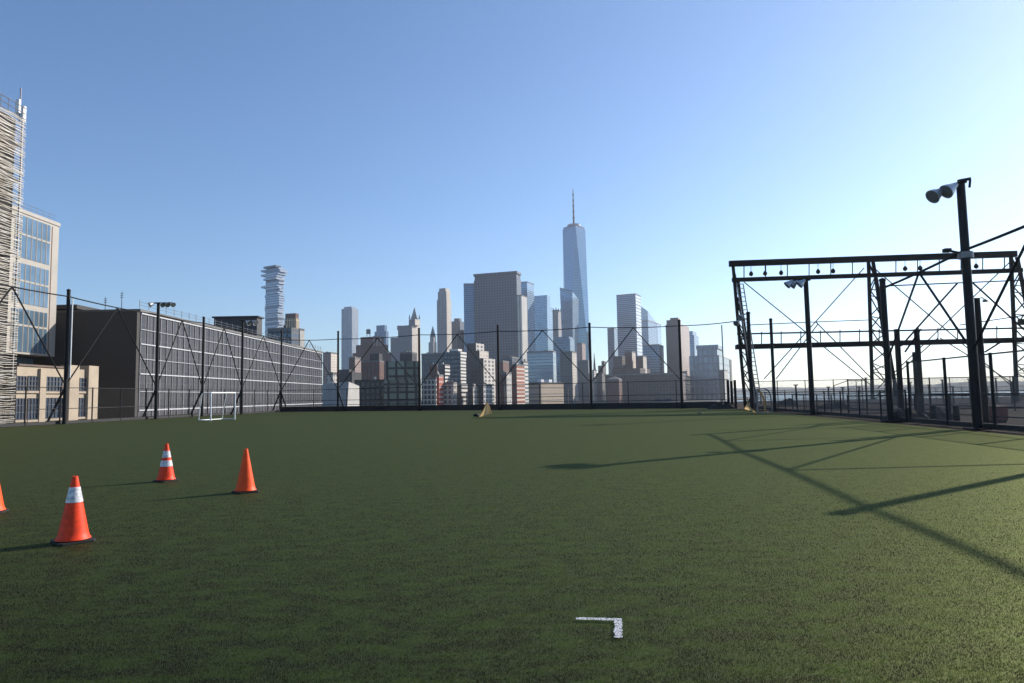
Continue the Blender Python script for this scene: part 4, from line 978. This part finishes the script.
A = footprint(370, 379, 382.5, 353.5, 490 * MIDK, 14); MB().prism(A[0], z + 2, A[1], 0, 1).build('rooftop_box', [M['roof_dark'], M['roof']], t)
mid('loft_building', 'long brown loft building behind the concrete shed', 354.5, 384.6, 386, 381.5, 330, M['loft'], yaw=6, roof=M['roof_dark'])
mid('glass_block', 'dark glass building of large gridded panes with a set back upper floor', 384, 421, 421, 379.5, 320, M['darkgrid'], yaw=2, roof=M['roof_dark'], tiers=[(386, 420.5, 420.5, 361)])
mid('rooftop_block', 'maroon rooftop block with white vents above the gridded glass building', 400, 412, 417, 353.5, 520, M['roof_dark'])
mid('loft_building', 'pale building of white framed windows beside the gridded glass building', 421.5, 436, 436.5, 379.5, 340, M['whitegrid'], yaw=4)
mid('brick_building', 'narrow red brick building with a column of white windows', 435.8, 439, 443.5, 376.5, 345, M['redb'], yaw=16)
mid('office_block', 'low dark blue block of wide windows above the red brick building', 421.5, 452, 459, 354, 620, M['darkblue'], yaw=16)
mid('brick_building', 'maroon blank wall rising behind the white framed windows', 429.5, 437, 437.5, 366, 420, M['brown'], yaw=4)
mid('apartment_block', 'modern block of glass balconies above the red brick building', 436.5, 445, 450, 366, 430, M['whiteband'], yaw=16, fmat=M['darkblue'])
mid('apartment_block', 'beige gridded building right beside the narrow red brick one', 443, 453.5, 457, 384, 350, M['artdeco'], yaw=14)
mid('apartment_tower', 'tower with bright white bands on its sunny flank', 443, 460.5, 468.3, 351.5, 470, M['whiteband'], yaw=20, cap=(.5, 3), fmat=M['darkblue'])
mid('apartment_block', 'lower block with white banded flank below the banded tower', 455, 461.5, 467.5, 386, 360, M['whiteband'], yaw=18, fmat=M['greyb'])
t, fp, z = mid('stepped_building', 'stone apartment house climbing in steps to a sunlit top block', 466, 483.5, 495, 358, 450, M['artdeco2'], yaw=24, tiers=[(466.5, 479.5, 488.5, 350.5, M['blank']), (467, 476, 484, 343)], fmat=M['greyb'])
mid('apartment_block', 'short pale block below the stepped stone house', 468, 473, 479.5, 387.5, 355, M['artdeco'], yaw=20, fmat=M['greyb'])
mid('loft_building', 'sunlit white gridded loft near the tan sail goal', 479, 483.5, 497.5, 386, 360, M['whitegrid'], yaw=24, fmat=M['greyb'])
mid('brick_building', 'maroon brick building behind the black pole', 495, 503, 509, 362, 520, M['brown'], yaw=18)
mid('brick_building', 'red brick house with a narrow pale sunny flank', 500, 506.5, 511.5, 374, 370, M['pale'], yaw=24, fmat=M['brown'])
mid('brick_building', 'brick house with red and cream striped sunny flank', 510, 516.5, 524.5, 366, 385, W('red_cream_bands', (.33, .125, .085), (.44, .37, .31), (40, 2.9), (1, .36), .85, .5), yaw=26, fmat=M['brown'])
mid('apartment_block', 'narrow pale balconied block joined to the striped brick house', 521, 523.5, 529, 363, 400, M['whiteband'], yaw=26, fmat=M['greyb'])
mid('rooftop_block', 'blue grey rooftop plant above the striped brick house', 501, 512, 519, 358, 560, M['darkblue'], yaw=20)
t, fp, z = mid('low_building', 'low tan block with white roof units', 526, 541, 563.5, 384, 420, M['tanb'], yaw=34, roof=M['roof_dark'])
for px in (541, 549): A = footprint(px - 4, px, px + 3, 379.5, 432 * MIDK, 30); MB().prism(A[0], z + 1.4, A[1]).build('roof_unit', M['trim'], t)
mid('office_block', 'mirror glass block below the bright glass tower', 527, 553, 556, 352, 700, M['bandfine'], yaw=18)

# concrete salt shed with facets
t = thing('concrete_shed', 'faceted pale concrete shed like a cut crystal past the end of the hall', 'building', (-55, 230, -9), MID)
d = 232
Pa, Pb, Pc = T(318, 384.5, d + 24), T(348.8, 381.7, d), T(359.2, 386, d + 9)
bA, bB, bC = T(317, 410, d + 24), T(345.8, 410, d - 3), T(359.6, 410, d + 9); 
for q in (bA, bB, bC): q.z = -9.3
kk = T(356, 386, 1).x * (d + 40); bk = [Vector((Pa.x - 12, d + 46, Pa.z)), Vector((kk, d + 40, Pc.z))]
m = MB(); m.face((bA, bB, Pb, Pa)); m.face((bB, bC, Pc, Pb)); q = Vector((bk[1].x, d + 40, -9.3)); m.face((bC, q, bk[1], Pc))
m.face((Pa, Pb, Pc, bk[1], bk[0])); q2 = Vector((bk[0].x, d + 46, -9.3)); m.face((q, q2, bk[0], bk[1])); m.face((q2, bA, Pa, bk[0]))
m.build('wall', M['concrete'], t)

# mast on the far roofs
for px, y0, y1, dd, lab in ((122, 306, 291.5, 700, 'thin lattice mast rising behind the charcoal hall'), (105.5, 306, 297, 700, 'short thin mast rising behind the charcoal hall')):
    a, b = T(px, y0 + 50, dd), T(px, y1, dd); t = thing('radio_mast', lab, 'mast', (a.x, dd, -9), 'thin masts behind the hall')
    m = MB(); m.tube([(b.x, dd, -9.3), (b.x, dd, b.z)], 1.2, 6, .25); m.build('mast', M['steel'], t)
    for f in (.0, .25, .5): zz = b.z - (b.z - a.z) * .25 * f * .5; MB().bar((b.x - 1.5, dd, zz - 2), (b.x + 1.5, dd, zz - 2), .5).build('antenna', M['steel'], t)

# ------------------------------------------------------------------ haze
hz = MB(); hz.box(-4700, 4700, -320, 5700, -13.6, 620)
m_ = bpy.data.materials.new('haze_air'); m_.use_nodes = True; nt = m_.node_tree
for n in list(nt.nodes):
    if n.type != 'OUTPUT_MATERIAL': nt.nodes.remove(n)
o_ = nt.nodes[0]; pv = nt.nodes.new('ShaderNodeVolumePrincipled'); pv.inputs['Color'].default_value = (.84, .90, 1, 1); pv.inputs['Density'].default_value = 0.000085; pv.inputs['Anisotropy'].default_value = .52
nt.links.new(pv.outputs[0], o_.inputs['Volume'])
HZ = tag(hz.build('haze', m_), 'thin pale haze over the river and the city', 'haze', kind='stuff')

# ------------------------------------------------------------------ light, sky, camera
w = bpy.data.worlds.new('World'); scene.world = w; w.use_nodes = True
nt = w.node_tree; bg = nt.nodes['Background']; sk = nt.nodes.new('ShaderNodeTexSky'); sk.sky_type = 'NISHITA'; sk.sun_disc = False
sk.sun_elevation = SUN_EL; sk.sun_rotation = SUN_AZ; sk.air_density = 1.0; sk.dust_density = 0.18; sk.ozone_density = 5.6; sk.altitude = 0
nt.links.new(sk.outputs[0], bg.inputs[0]); bg.inputs[1].default_value = 0.10
su = bpy.data.lights.new('sun', 'SUN'); su.energy = 4.3; su.angle = R(.53); su.color = (1, .93, .83)
so = bpy.data.objects.new('sun', su); COL.objects.link(so); so.rotation_euler = SUN.to_track_quat('Z', 'Y').to_euler()
cam = bpy.data.cameras.new('camera'); cam.sensor_width = 36; cam.lens = 36 * F / 1024; cam.clip_end = 20000; cam.clip_start = .05
co = bpy.data.objects.new('camera', cam); COL.objects.link(co); scene.camera = co
rt = Vector((1, 0, 0)); upv = Vector((0, -SP, CP)); fw = Vector((0, CP, SP))
cr_ = rt * CR - upv * SR; cu_ = rt * SR + upv * CR
mw = Matrix(((cr_.x, cu_.x, -fw.x, 0), (cr_.y, cu_.y, -fw.y, 0), (cr_.z, cu_.z, -fw.z, EYE), (0, 0, 0, 1)))
co.matrix_world = mw
vs = scene.view_settings; vs.view_transform = 'Standard'; vs.look = 'None'; vs.gamma = 1; vs.exposure = 0.73; vs.use_curve_mapping = False
scene.cycles.transparent_max_bounces = 24; scene.cycles.max_bounces = 6; scene.cycles.volume_bounces = 0
for o in COL.objects:
    for k in ('_top', '_world'):
        if k in o: del o[k]
